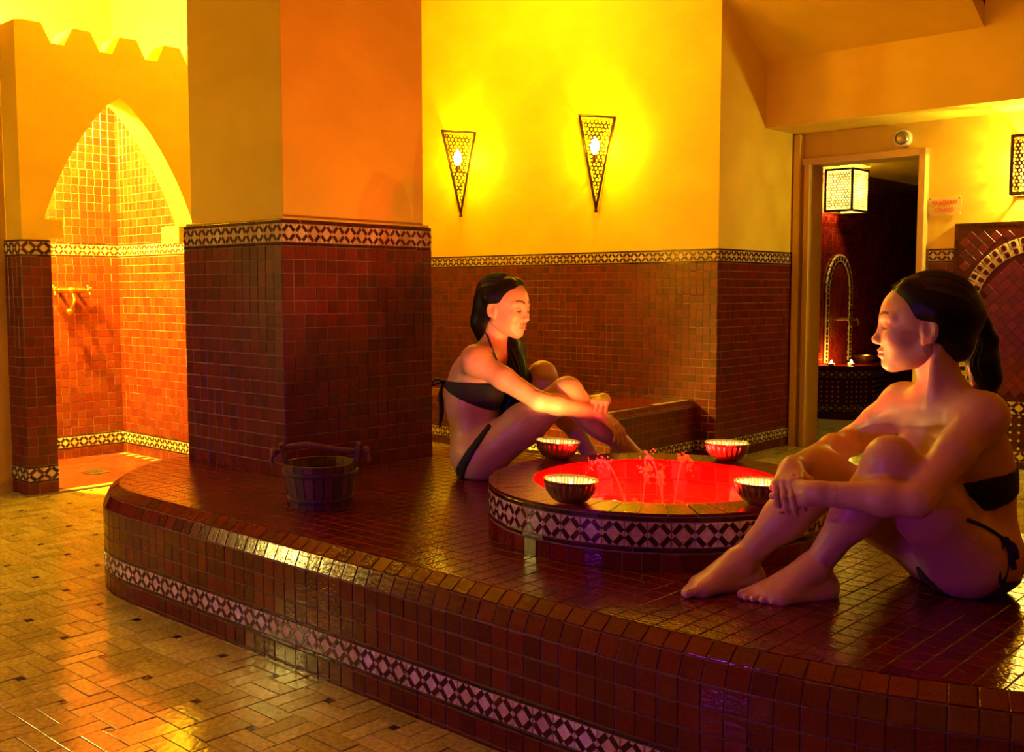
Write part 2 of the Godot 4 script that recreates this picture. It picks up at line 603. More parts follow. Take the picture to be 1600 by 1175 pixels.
func make_room() -> void:
	# floor: pinwheel brick paving with small dark squares
	var fl := structure("floor", "worn cream brick floor in a pinwheel weave with small dark squares", "floor")
	var mb := MB.new()
	mb.box(Transform3D(Basis(), Vector3(0, -0.0465, -4.5)), Vector3(14, 0.1, 15))
	obj("floor_bed", mb, grout, fl)
	var bricks := tiles(fl, "brick", brick_tones, 300, 9.0)
	var dots := tiles(fl, "dark_square", dark_tones, 300, 6.0)
	var pu := 0.2515
	var pv := 0.2385
	var s := 0.026
	var wu := (pu - s) * 0.5
	var wv := (pv - s) * 0.5
	var g := 0.003
	var lu := wu + s
	var lv := wv + s
	var along_u := tile_mesh(lu - g, wv * 0.5 - g, 0.006, 0.0007)
	var along_v := tile_mesh(wu * 0.5 - g, lv - g, 0.006, 0.0007)
	var dot := tile_mesh(s - g, s - g, 0.0055, 0.001)
	# local x = U, local y = V, local z = up
	var fb := Basis(U, V, UP)
	var c0 := Vector3(-0.661, 0, -2.832)
	for iu in range(-26, 12):
		for iv in range(-20, 26):
			var c := c0 + U * (iu * pu) + V * (iv * pv)
			if c.z > -1.2 or c.z < -9.8 or c.x < -5.0 or c.x > 4.6:
				continue
			if absf(c.x) > -c.z * 0.62 + 0.5:
				continue
			dots.add(Transform3D(fb * wobble(0.02), c + UP * -0.001), dot, tone(dark_tones))
			for k in 2:
				# four arms of the pinwheel, two bricks each
				var off := (k + 0.5) * wv * 0.5
				bricks.add(Transform3D(fb * wobble(0.01), c + U * (s * 0.5 - lu * 0.5) + V * (s * 0.5 + off) + UP * rng.randf_range(-0.0012, 0.0006)), along_u, tone(brick_tones))
				bricks.add(Transform3D(fb * wobble(0.01), c + U * (-s * 0.5 + lu * 0.5) - V * (s * 0.5 + off) + UP * rng.randf_range(-0.0012, 0.0006)), along_u, tone(brick_tones))
				var ofu := (k + 0.5) * wu * 0.5
				bricks.add(Transform3D(fb * wobble(0.01), c + U * (s * 0.5 + ofu) + V * (s * 0.5 - lv * 0.5 + lv - s) + UP * rng.randf_range(-0.0012, 0.0006)), along_v, tone(brick_tones))
				bricks.add(Transform3D(fb * wobble(0.01), c - U * (s * 0.5 + ofu) - V * (s * 0.5 - lv * 0.5 + lv - s) + UP * rng.randf_range(-0.0012, 0.0006)), along_v, tone(brick_tones))
	flush(bricks)
	flush(dots)

	# back wall, with its outer corner and the return towards the door
	var wl := structure("wall_back", "yellow plaster back wall above a dark red tiled dado", "wall")
	var far := CORNER - U * 4.2
	slab(wl, "plaster", far, CORNER, DADO, 3.45, 0.25, plaster)
	slab(wl, "tile_bed", far, CORNER, -0.01, DADO, 0.25, grout)
	dado(wl, far + U * 1.0, CORNER, 0.0, true)
	var wr := structure("wall_return", "short yellow wall between the outer corner and the doorway", "wall")
	slab(wr, "plaster", CORNER, DOORL, DADO, 3.45, 0.25, plaster)
	slab(wr, "tile_bed", CORNER, DOORL, -0.01, DADO, 0.25, grout)
	dado(wr, CORNER, DOORL, 0.0, true)
	# a slim plaster post at the end of the return
	var tr := structure("trim_1", "slim plastered post at the left side of the doorway", "trim")
	mb = MB.new()
	mb.box(Transform3D(Basis(U, UP, U.cross(UP)), DOORL + U * 0.035 - V * 0.03 + UP * 1.06), Vector3(0.05, 2.13, 0.05), 0.006)
	obj("post", mb, plaster, tr)

	# the door wall: lintel, jambs, the piece to the right
	var wd := structure("wall_door", "yellow plaster wall around the doorway to the hot room", "wall")
	var d0 := DOORL + U * 0.10
	var d1 := DOORL + U * 0.885
	var d2 := DOORL + U * 1.088
	var d3 := DOORL + U * 3.2
	slab(wd, "left_pier", DOORL - U * 0.2, d0, -0.01, 2.2, 0.18, plaster)
	slab(wd, "lintel", d0, d1, 1.945, 2.2, 0.18, plaster)
	slab(wd, "plaster", d1, d3, DADO, 2.2, 0.18, plaster)
	slab(wd, "tile_bed", d1, d3, -0.01, DADO, 0.18, grout)
	dado(wd, d1 + U * 0.035, d2, 0.0, true)
	var df := structure("door_1", "painted frame of the open doorway to the dark hot room", "door frame")
	var frm := tri_mat(Color(0.80, 0.66, 0.38), 0.45, null, 1.0)
	for q in [[d0 + U * 0.012, 0.04, 0.0, 1.945], [d1 - U * 0.0, 0.045, 0.0, 1.96]]:
		mb = MB.new()
		mb.box(Transform3D(Basis(U, UP, U.cross(UP)), q[0] - V * 0.02 + V * 0.06 + UP * (q[3] * 0.5)), Vector3(q[1], q[3], 0.2), 0.004)
		obj("jamb", mb, frm, df)
	mb = MB.new()
	mb.box(Transform3D(Basis(U, UP, U.cross(UP)), (d0 + d1) * 0.5 + V * 0.04 + UP * 1.937), Vector3(0.83, 0.045, 0.2), 0.004)
	obj("head", mb, frm, df)
	make_wall_panel(wd, d2)

	# beam in front of the door wall, sloping ceiling behind the return
	var cl := structure("ceiling", "painted ceiling with a low beam over the doorway", "ceiling")
	var b0 := CORNER + V * 0.565
	mb = MB.new()
	mb.box(Transform3D(Basis(U, UP, U.cross(UP)), b0 + U * 1.9 + V * 0.28 + UP * 2.34), Vector3(3.8, 0.42, 0.56))
	obj("beam", mb, plaster, cl)
	# sloping panel: from the top of the beam up towards the room
	mb = MB.new()
	var e0 := b0 + UP * 2.55
	var e1 := b0 + U * 1.35 + UP * 2.55
	var f0 := CORNER - V * 0.42 + UP * 3.08
	var f1 := CORNER - V * 0.42 + U * 1.35 + UP * 3.08
	mb.quad(e0, f0, f1, e1)
	mb.quad(e0 + UP * 0.12, e1 + UP * 0.12, f1 + UP * 0.12, f0 + UP * 0.12)
	mb.quad(e0, e1, e1 + UP * 0.12, e0 + UP * 0.12)
	mb.quad(f1, f0, f0 + UP * 0.12, f1 + UP * 0.12)
	mb.quad(e1, f1, f1 + UP * 0.12, e1 + UP * 0.12)
	mb.quad(f0, e0, e0 + UP * 0.12, f0 + UP * 0.12)
	obj("sloping_soffit", mb, plaster, cl)
	mb = MB.new()
	mb.box(Transform3D(Basis(U, UP, U.cross(UP)), b0 + U * 2.95 + V * 0.15 + UP * 2.95), Vector3(3.2, 0.80, 0.30))
	obj("upper_beam", mb, plaster, cl)
	mb = MB.new()
	mb.box(Transform3D(Basis(U, UP, U.cross(UP)), CORNER + U * 1.7 - V * 2.2 + UP * 3.14), Vector3(4.6, 0.12, 3.6))
	obj("lower_ceiling", mb, plaster, cl)
	mb = MB.new()
	mb.box(Transform3D(Basis(U, UP, U.cross(UP)), CORNER + U * 2.70 + V * 0.09 + UP * 3.14), Vector3(2.6, 0.12, 0.96))
	obj("recess_ceiling", mb, plaster, cl)
	mb = MB.new()
	mb.box(Transform3D(Basis(), Vector3(0, 3.4, -4.2)), Vector3(14, 0.12, 15))
	obj("upper_ceiling", mb, plaster, cl)

	# the walls that close the room outside the picture
	for w in [["wall_left", Vector3(-3.75, 0, 2.2), Vector3(-3.75, 0, -8.2), "yellow plaster wall left of the shower arch"], ["wall_front", Vector3(4.2, 0, 2.2), Vector3(-3.75, 0, 2.2), "yellow plaster wall facing the platform from the front"], ["wall_right", Vector3(4.2, 0, -6.0), Vector3(4.2, 0, 2.2), "yellow plaster wall right of the platform"]]:
		var ws := structure(w[0], w[3], "wall")
		slab(ws, "plaster", w[1], w[2], DADO, 3.4, 0.2, plaster)
		slab(ws, "tile_bed", w[1], w[2], -0.01, DADO, 0.2, tile_tones[0])

func make_pillar() -> void:
	var t := thing("tiled_pillar", "square plastered pillar with a dark red tiled dado behind the wooden bucket", "pillar")
	var l1 := 0.681
	var l2 := 0.755
	var c := PILLAR - U * (l1 * 0.5) + V * (l2 * 0.5)
	var b := Basis(U, UP, U.cross(UP))
	var mb := MB.new()
	mb.box(Transform3D(b, c + UP * (HP + (DADO - HP) * 0.5 - 0.003)), Vector3(l1 - 0.001, DADO - HP, l2 - 0.001))
	obj("tile_bed", mb, grout, t)
	mb = MB.new()
	var ins := 0.022
	mb.box(Transform3D(b, c + UP * ((DADO + 3.34) * 0.5 + 0.0055)), Vector3(l1 - 2 * ins, 3.34 - DADO - 0.011, l2 - 2 * ins), 0.004)
	obj("shaft", mb, plaster, t)
	mb = MB.new()
	mb.box(Transform3D(b, c + UP * (DADO + 0.006)), Vector3(l1 - 0.006, 0.012, l2 - 0.006), 0.005)
	obj("ledge", mb, plaster, t)
	for f in [[PILLAR - U * l1, PILLAR], [PILLAR, PILLAR + V * l2], [PILLAR + V * l2, PILLAR + V * l2 - U * l1]]:
		dado_pillar(t, f[0], f[1])

func dado_pillar(t: Node, a: Vector3, b: Vector3) -> void:
	var p := line_path(a, b)
	var s := tiles(t, "tile", wall_tones, 260, 8.0)
	var bh := 0.068
	lay(s, p, 0, p.length(), HP, DADO - bh - 0.028, 0.0505, 0.0508)
	flush(s)
	band(t, "", p, 0, p.length(), DADO - bh - 0.014, bh, true, 0.014, 0.0585)

# ---------------------------------------------------------------- shower niche
func make_shower() -> void:
	var t := thing("shower_arch", "crenellated plaster arch on tiled piers in front of the bright shower", "arch")
	var fr := Transform3D(Basis(V, UP, V.cross(UP)), PIER)     # x along V, z = outward (+U)
	# wall plate with a pointed arch, as a polygon walked round its outline
	var c := 0.56
	var half := 0.43
	var spring := 1.442
	var apex := 2.115
	var poly := PackedVector2Array()
	var left := PackedVector2Array()
	for k in 15:
		var f := k / 14.0
		# pointed arch: fuller low down, straighter near the tip
		left.append(Vector2(c - half * pow(1.0 - f, 0.5 + 0.22 * f), spring + (apex - spring) * f))
	poly.append(Vector2(0.012, DADO))
	poly.append(Vector2(0.150, DADO))
	poly.append(Vector2(0.150, 1.347))
	poly.append(Vector2(0.225, 1.347))
	poly.append(Vector2(0.225, spring))
	for q in left:
		poly.append(q)
	for k in range(13, -1, -1):
		poly.append(Vector2(2 * c - left[k].x, left[k].y))
	poly.append(Vector2(2 * c - 0.225, spring))
	poly.append(Vector2(2 * c - 0.225, 1.347))
	poly.append(Vector2(1.045, 1.347))
	poly.append(Vector2(1.045, 2.342))
	# merlons, from right to left
	var x := 1.16
	for k in range(1, 5):
		var m := 0.0 + 0.05 + (4 - k) * 0.261
		poly.append(Vector2(m + 0.147, 2.342))
		poly.append(Vector2(m + 0.098, 2.438))
		poly.append(Vector2(m + 0.0, 2.438))
		if k < 4:
			poly.append(Vector2(m - 0.045, 2.342))
	poly.append(Vector2(0.012, 2.43))
	var mb := MB.new()
	mb.prism(poly, fr, -0.20, -0.012)
	obj("arch_wall", mb, plaster, t)
	for side in [0.0]:
		mb = MB.new()
		mb.box(fr * Transform3D(Basis(), Vector3(side + 0.0775, DADO * 0.5 - 0.002, -0.105)), Vector3(0.154, DADO - 0.004, 0.209))
		obj("pier_bed", mb, grout, t)
		if side > 0.5:
			continue
		for e in [[PIER - U * 0.21, PIER], [PIER, PIER + V * 0.155]]:
			var p := line_path(e[0], e[1])
			var s := tiles(t, "pier_tile", wall_tones, 200, 6.0)
			lay(s, p, 0, p.length(), 0.0, 0.075, 0.051, 0.075)
			lay(s, p, 0, p.length(), 0.163, DADO - 0.088, 0.0516, 0.0505)
			flush(s)
			band(t, "lower_", p, 0, p.length(), 0.087, 0.064, true, 0.012, 0.075)
			band(t, "", p, 0, p.length(), DADO - 0.076, 0.064, true, 0.012, 0.075)

	# cell walls behind the arch
	var a := SHOWER - V * 1.25
	var wb := structure("wall_shower_back", "brightly lit red tiled wall of the shower with the brass tap", "wall")
	slab(wb, "tile_bed", a, SHOWER, -0.01, 2.42, 0.15, grout)
	shower_tiles(wb, a + V * 0.35, SHOWER)
	slab(wb, "upper_plaster", a, SHOWER, 2.42, 3.4, 0.15, plaster)
	var ws := structure("wall_shower_side", "brightly lit red tiled side wall of the shower behind the pillar", "wall")
	var e := SHOWER + U * 1.05
	slab(ws, "tile_bed", SHOWER, e, -0.01, 2.42, 0.15, grout)
	shower_tiles(ws, SHOWER, e)
	slab(ws, "upper_plaster", SHOWER, e, 2.42, 3.4, 0.15, plaster)
	# plain end wall of the cell, hidden by the pier, and the wall that runs on behind the pillar
	var wc := structure("wall_shower_end", "plastered end wall of the shower behind its tiled pier", "wall")
	slab(wc, "plaster", PIER - U * 0.2012 + V * 0.014, a, -0.01, 3.4, 0.12, plaster)
	var wk := structure("wall_behind_pillar", "yellow plaster wall running on behind the square pillar", "wall")
	slab(wk, "plaster", SHOWER + U * 0.3 + V * 0.14, SHOWER + U * 0.3 + V * 2.36, -0.01, 3.4, 0.12, plaster)
	# a rounded cove high on the back of the cell
	# shower floor with its drain
	var sf := structure("floor_shower", "wet red tiled shower floor with a small drain", "floor")
	var o := PIER - U * 0.05
	var mb2 := MB.new()
	var fb := Basis(V, U, UP)
	mb2.box(Transform3D(Basis(V, UP, U * 1.0).orthonormalized(), o + V * 0.52 - U * 0.47 + UP * 0.006), Vector3(1.06, 0.02, 1.05))
	obj("floor_bed", mb2, grout, sf)
	var st := tiles(sf, "floor_tile", shower_tones, 220, 7.0)
	var tm := tile_mesh(0.0975, 0.0475, 0.003, 0.001)
	for k in 10:
		for j in 20:
			var c2 := o + V * (0.04 + k * 0.1 + (0.05 if j % 2 else 0.0)) - U * (0.02 + j * 0.05) + UP * 0.015
			st.add(Transform3D(Basis(V, -U, UP) * wobble(0.012), c2), tm, tone(shower_tones))
	flush(st)
	var dr := thing("floor_drain", "small square metal drain in the shower floor", "drain", Vector3(-2.423, 0.022, -6.046), 0.0)
	mb2 = MB.new()
	var db := Transform3D(Basis(V, UP, U * -1.0).orthonormalized(), Vector3.ZERO)
	mb2.box(db, Vector3(0.12, 0.006, 0.12), 0.002)
	obj("plate", mb2, brass, dr)
	for k in 5:
		mb2 = MB.new()
		mb2.box(db * Transform3D(Basis(), Vector3((k - 2) * 0.02, 0.0035, 0)), Vector3(0.008, 0.003, 0.085))
		obj("slot", mb2, mat(Color(0.08, 0.06, 0.05), 0.7), dr)
	make_tap()

func shower_tiles(w: Node, a: Vector3, b: Vector3) -> void:
	var p := line_path(a, b)
	var l := p.length()
	var s := tiles(w, "wall_tile", shower_tones, 300, 7.0)
	lay(s, p, 0, l, 0.02, 0.075, 0.051, 0.055)
	band(w, "lower_", p, 0, l, 0.087, 0.064, true)
	lay(s, p, 0, l, 0.163, 1.285, 0.051, 0.051)
	band(w, "", p, 0, l, 1.297, 0.064, true)
	lay(s, p, 0, l, 1.373, 2.40, 0.051, 0.0513)
	flush(s)

func make_tap() -> void:
	var at := SHOWER - V * 0.345 + UP * 1.075
	var t := thing("shower_tap", "polished brass mixer tap on the shower's tiled wall", "tap", at)
	var mb := MB.new()
	mb.tube(PackedVector3Array([V * -0.085 + U * 0.06, V * 0.085 + U * 0.06]), 0.016, 12)
	mb.ball(U * 0.06, Vector3(0.03, 0.024, 0.03), 14, 10)
	obj("body", mb, brass, t)
	for sd in [-1.0, 1.0]:
		mb = MB.new()
		mb.tube(PackedVector3Array([V * (0.055 * sd) + U * 0.004, V * (0.055 * sd) + U * 0.06]), 0.011, 10)
		obj("wall_union", mb, brass, t)
		mb = MB.new()
		var c: Vector3 = V * (0.105 * sd) + U * 0.065
		mb.ball(c, Vector3.ONE * 0.014, 10, 8)
		for k in 4:
			var an: float = k * PI / 2 + 0.5
			var e: Vector3 = c + (UP * sin(an) + U * cos(an)) * 0.03 + V * (0.006 * sd)
			mb.tube(PackedVector3Array([c, e]), 0.005, 8)
			mb.ball(e, Vector3.ONE * 0.009, 10, 8)
		obj("handle", mb, brass, t)
	mb = MB.new()
	var pts := PackedVector3Array()
	for k in 13:
		var f := k / 12.0
		pts.append(U * (0.075 + 0.05 * sin(f * PI * 0.9)) - V * 0.03 * f - UP * (0.02 + 0.10 * f) )
	mb.tube(pts, 0.009, 10)
	var sp := obj("spout", mb, brass, t)
	mb = MB.new()
	mb.ball(pts[12] - UP * 0.012, Vector3(0.022, 0.022, 0.022), 14, 10)
	obj("nozzle", mb, brass, sp)

# ---------------------------------------------------------------- platform
var plat: Path

func make_platform() -> void:
	var raw := PackedVector2Array()
	for q in [[-1.30, -4.52], [-1.44, -4.44], [-1.53, -4.27], [-1.54, -4.0], [-1.483, -3.762], [-1.389, -3.605], [-1.169, -3.396], [-0.731, -2.998], [-0.238, -2.55], [-0.079, -2.405], [0.16, -2.19], [0.33, -2.045], [0.468, -1.94], [0.574, -1.872], [0.66, -1.822], [0.79, -1.765], [0.9, -1.725], [1.12, -1.675], [1.38, -1.68], [1.58, -1.78], [1.70, -1.98], [1.74, -2.32], [1.69, -2.68], [1.54, -3.0], [1.28, -3.42], [0.98, -3.86], [0.6, -4.3], [0.2, -4.6], [-0.2, -4.74], [-0.45, -4.72]]:
		raw.append(Vector2(q[0], q[1]))
	plat = smooth_path(raw)
	var t := thing("tiled_platform", "raised dark red tiled platform with a rounded edge and a mosaic band", "platform")
	# solid body under the tiles
	var prof := [[0.0, -0.005], [0.0, 0.301], [0.019, 0.344], [0.057, HP]]
	var rings := []
	for q in prof:
		var r := PackedVector3Array()
		for k in plat.pts.size():
			var f := plat.at(plat.cum[k])
			r.append(f.origin - f.basis.z * (q[0] + 0.0005) + UP * (q[1] - 0.0005))
		rings.append(r)
	var mb := MB.new()
	for j in rings.size() - 1:
		for k in plat.pts.size() - 1:
			mb.quad(rings[j][k], rings[j][k + 1], rings[j + 1][k + 1], rings[j + 1][k])
	var top := PackedVector2Array()
	for v in rings[3]:
		top.append(v2(v))
	# the top is open where the fountain basin goes down through it
	var well := PackedVector2Array()
	for k in 64:
		well.append(v2(FC) + Vector2(cos(TAU * k / 64), sin(TAU * k / 64)) * (F_IN + 0.03))
	for sd in 2:
		var x0: float = -3.0 if sd == 0 else FC.x
		var x1: float = FC.x if sd == 0 else 3.0
		for half in Geometry2D.intersect_polygons(top, PackedVector2Array([Vector2(x0, -6), Vector2(x1, -6), Vector2(x1, 0), Vector2(x0, 0)])):
			for piece in Geometry2D.clip_polygons(half, well):
				var pc: PackedVector2Array = piece
				var ix := Geometry2D.triangulate_polygon(pc)
				for k in range(0, ix.size(), 3):
					var A := Vector3(pc[ix[k]].x, HP - 0.0005, pc[ix[k]].y)
					var B := Vector3(pc[ix[k + 1]].x, HP - 0.0005, pc[ix[k + 1]].y)
					var C := Vector3(pc[ix[k + 2]].x, HP - 0.0005, pc[ix[k + 2]].y)
					if (B - A).cross(C - A).y > 0:
						mb.tri(A, B, C)
					else:
						mb.tri(A, C, B)
	obj("body", mb, mats.dark_grout, t)
	# riser
	var l := plat.length()
	var s := tiles(t, "riser_tile", tile_tones, 300, 8.0)
	lay(s, plat, 0, l, 0.150, 0.301, 0.0505, 0.0503)
	lay(s, plat, 0, l, 0.016, 0.066, 0.0505, 0.05)
	lay(s, plat, 0, l, 0.0, 0.016, 0.0505, 0.016)
	flush(s)
	band(t, "", plat, 0, l, 0.078, 0.060, true)
	# rounded nose: two tilted rows
	s = tiles(t, "nose_tile", tile_tones, 300, 8.0)
	nose_row(s, l, prof[1], prof[2])
	nose_row(s, l, prof[2], prof[3])
	flush(s)
	# top
	s = tiles(t, "top_tile", tile_tones, 300, 8.0)
	var cut := {}
	var tw := 0.0508
	var m := tile_mesh(tw - 0.0026, tw - 0.0026, 0.0018, 0.001)
	var inner := PackedVector2Array()
	for k in plat.pts.size():
		var f := plat.at(plat.cum[k])
		inner.append(v2(f.origin - f.basis.z * 0.059))
	var o := Vector3(-0.269, HP - 0.0005, -2.624)
	for iu in range(-40, 50):
		for iv in range(-4, 60):
			var shift := 0.0
			var c := o + U * (iu * tw + shift) + V * (iv * tw + 0.012)
			if v2(c).distance_to(v2(FC)) < F_OUT - 0.06:
				continue
			var q := PackedVector2Array()
			var inside := 0
			for e in 4:
				var h: Vector3 = c + U * ((tw - 0.003) * (0.5 if e == 1 or e == 2 else -0.5)) + V * ((tw - 0.003) * (0.5 if e > 1 else -0.5))
				q.append(v2(h))
				if Geometry2D.is_point_in_polygon(v2(h), inner):
					inside += 1
			var k := tone(tile_tones)
			if inside == 4:
				s.add(Transform3D(Basis(U, V, UP) * wobble(0.0025), c + UP * rng.randf_range(-0.0003, 0.0003)), m, k)
			elif inside > 0:
				for w in Geometry2D.intersect_polygons(q, inner):
					if not cut.has(k):
						cut[k] = MB.new()
					var w2: PackedVector2Array = w
					var flat := PackedVector2Array()
					for e in w2:
						flat.append(Vector2(e.x, -e.y))
					cut[k].prism(flat, Transform3D(Basis(Vector3(1, 0, 0), Vector3(0, 0, -1), Vector3(0, 1, 0)), Vector3(0, HP - 0.0005, 0)), -0.002, 0.0018)
	flush(s)
	var am := ArrayMesh.new()
	for k in cut:
		cut[k].mesh(am)
		am.surface_set_material(am.get_surface_count() - 1, tile_tones[k])
	inst("cut_edge_tiles", am, null, Transform3D(), t).set_meta("kind", "stuff")

func nose_row(s: TS, l: float, a: Array, b: Array) -> void:
	var w := Vector2(b[0] - a[0], b[1] - a[1])
	var len := w.length()
	# the row's plane leans inward by this angle
	var lean := atan2(w.x, w.y)
	var mid_in: float = (a[0] + b[0]) * 0.5
	var mid_y: float = (a[1] + b[1]) * 0.5
	var local := Transform3D(Basis(Vector3(1, 0, 0), -lean), Vector3(0, 0, -mid_in - 0.0003))
	lay(s, plat, 0, l, mid_y - len * 0.5, mid_y + len * 0.5, 0.0505, len, local, 0.0022, 0.011)

# ---------------------------------------------------------------- bench along the back wall
func make_bench() -> void:
	var t := thing("tiled_bench", "low dark red tiled bench built against the back wall", "bench")
	var h := 0.385
	var e := CORNER - U * 0.14 - V * 0.003
	var far := CORNER - U * 2.60 - V * 0.003
	var c1 := Vector3(0.554, 0, -5.865)
	var c2 := Vector3(-0.50, 0, -7.32)
	var c3 := c2 - U * 0.22
	var corners := [far, c3, c2, c1, e]
	var poly := PackedVector2Array()
	for q in corners:
		poly.append(Vector2(q.x, -q.z))
	var mb := MB.new()
	mb.prism(poly, Transform3D(Basis(Vector3(1, 0, 0), Vector3(0, 0, -1), Vector3(0, 1, 0)), Vector3.ZERO), 0.0, h - 0.03)
	var inn := Geometry2D.offset_polygon(poly, -0.03)[0]
	mb.prism(inn, Transform3D(Basis(Vector3(1, 0, 0), Vector3(0, 0, -1), Vector3(0, 1, 0)), Vector3.ZERO), 0.0, h - 0.001)
	obj("body", mb, grout, t)
	var s := tiles(t, "tile", wall_tones, 300, 7.0)
	for k in [1, 2, 3]:
		var p := line_path(corners[k], corners[k + 1])
		lay(s, p, 0, p.length(), 0.0, 0.052, 0.0505, 0.052)
		lay(s, p, 0, p.length(), 0.14, h - 0.045, 0.0505, 0.05)
		lay(s, p, 0, p.length(), h - 0.0425, h - 0.0, 0.0505, 0.0425, Transform3D(Basis(Vector3(1, 0, 0), -0.75), Vector3(0, -0.002, -0.012)))
		band(t, "", p, 0, p.length(), 0.064, 0.064, true)
	flush(s)
	s = tiles(t, "seat_tile", tile_tones, 200, 7.0)
	var m := tile_mesh(0.0477, 0.0477, 0.002, 0.001)
	for iu in 62:
		for iv in 24:
			var c := e - U * (iu * 0.0505 + 0.03) - V * (iv * 0.0505 + 0.03)
			var good := true
			for q in 4:
				var hh: Vector3 = c + U * (0.024 * (1 if q & 1 else -1)) + V * (0.024 * (1 if q & 2 else -1))
				if not Geometry2D.is_point_in_polygon(Vector2(hh.x, -hh.z), inn):
					good = false
			if good:
				s.add(Transform3D(Basis(U, V, UP) * wobble(0.01), c + UP * (h - 0.001)), m, tone(tile_tones))
	flush(s)

# ---------------------------------------------------------------- wall fountain panel right of the door
func make_wall_panel(w: Node, d2: Vector3) -> void:
	var t := thing("wall_fountain_panel", "tiled wall fountain panel with a round mosaic arch right of the doorway", "wall fountain")
	var o := d2 - V * 0.0
	var fr := Transform3D(Basis(U, UP, U.cross(UP)), o)        # x along the wall, y up, z outward
	var wd := 1.06
	var top := 1.483
	var mb := MB.new()
	mb.box(fr * Transform3D(Basis(), Vector3(wd * 0.5, top * 0.5, 0.006)), Vector3(wd, top, 0.05))
	obj("tile_bed", mb, dark_tones[2], t)
	var cx := 0.49
	var cy := 0.96
	var ro := 0.44
	var ri := 0.345
	var z := 0.0312
	# border strips
	var bs := tiles(t, "border_tile", dark_tones, 100, 6.0)
	var lm := tile_mesh(0.022, 0.09, 0.003, 0.001)
	var hm := tile_mesh(0.09, 0.022, 0.003, 0.001)
	for k in 16:
		bs.add(fr * Transform3D(Basis(), Vector3(0.011, 0.05 + k * 0.092, z)), lm, tone(dark_tones))
	for k in 11:
		bs.add(fr * Transform3D(Basis(), Vector3(0.07 + k * 0.0935, top - 0.011, z)), hm, tone(dark_tones))
	flush(bs)
	# diamond-laid tiles inside and outside the arch band
	var s := tiles(t, "diamond_tile", wall_tones, 300, 6.0)
	var p := 0.0505
	var dm := tile_mesh(p - 0.003, p - 0.003, 0.0022, 0.0011)
	var step := p * sqrt(2.0)
	for j in range(0, 34):
		for k in range(-1, 16):
			var c := Vector2(k * step + (step * 0.5 if j % 2 else 0.0) + 0.03, 0.40 + j * step * 0.5)
			if c.x < 0.055 or c.x > wd - 0.04 or c.y > top - 0.056 or c.y < 0.44:
				continue
			var r := Vector2(c.x - cx, maxf(c.y - cy, 0.0)).length()
			if r > ri - 0.035 and r < ro + 0.032:
				continue
			s.add(fr * Transform3D(Basis(Vector3(0, 0, 1), PI / 4) * wobble(0.012), Vector3(c.x, c.y, z)), dm, tone(tile_tones))
	flush(s)
	# arch band: cream ring with dark round-headed pieces in two rows
	var ring := tiles(t, "arch_stone", cream_tones, 100, 6.0)
	var dark := tiles(t, "arch_inlay", dark_tones, 200, 4.0)
	var n := 22
	var pit := PI * (ri + ro) * 0.5 / n
	var sm := tile_mesh(pit - 0.002, ro - ri - 0.004, 0.003, 0.001)
	var im := MB.new()
	var ip := PackedVector2Array([Vector2(-0.013, -0.017), Vector2(0.013, -0.017), Vector2(0.013, 0.006)])
	for k in 7:
		ip.append(Vector2(0.013 * cos(PI * k / 6), 0.006 + 0.012 * sin(PI * k / 6)))
	im.prism(ip, Transform3D(), -0.001, 0.002)
	for k in range(-8, n + 8):
		var at2: Transform3D
		if k < 0:
			at2 = Transform3D(Basis(Vector3(0, 0, 1), PI / 2), Vector3(cx - (ri + ro) * 0.5, cy + (k + 0.5) * pit, z))
		elif k >= n:
			at2 = Transform3D(Basis(Vector3(0, 0, 1), -PI / 2), Vector3(cx + (ri + ro) * 0.5, cy - (k - n + 0.5) * pit, z))
		else:
			var a := PI * (1.0 - (k + 0.5) / n)
			at2 = Transform3D(Basis(Vector3(0, 0, 1), a - PI / 2), Vector3(cx + cos(a) * (ri + ro) * 0.5, cy + sin(a) * (ri + ro) * 0.5, z))
		ring.add(fr * at2, sm, tone(cream_tones))
		for e in [-1.0, 1.0]:
			dark.add(fr * at2 * Transform3D(Basis(Vector3(0, 0, 1), 0.0 if e > 0 else PI), Vector3(0, e * 0.024, 0.0035)), im, tone(dark_tones))
	flush(ring)
	flush(dark)
	# lower part: bands and a field of small cream lozenges
	var pa := line_path(o + U * 0.03 - V * 0.031, o + U * (wd - 0.02) - V * 0.031)
	band(t, "upper_", pa, 0, pa.length(), 0.335, 0.075, true, 0.012, 0.085)
	band(t, "lower_", pa, 0, pa.length(), 0.05, 0.06, true, 0.012, 0.07)
	var fs := tiles(t, "field_tile", dark_tones, 200, 5.0)
	lay(fs, pa, 0, pa.length(), 0.13, 0.32, 0.048, 0.0475)
	lay(fs, pa, 0, pa.length(), 0.0, 0.036, 0.05, 0.036)
	flush(fs)
	var loz := tiles(t, "lozenge", cream_tones, 200, 3.0)
	var zm := tile_mesh(0.014, 0.014, 0.002, 0.0005)
	for j in 5:
		for k in 22:
			loz.add(pa.at(0.0 + k * 0.048) * Transform3D(Basis(Vector3(0, 0, 1), PI / 4), Vector3(0, 0.13 + j * 0.0475, 0.0022)), zm, tone(cream_tones))
	flush(loz)

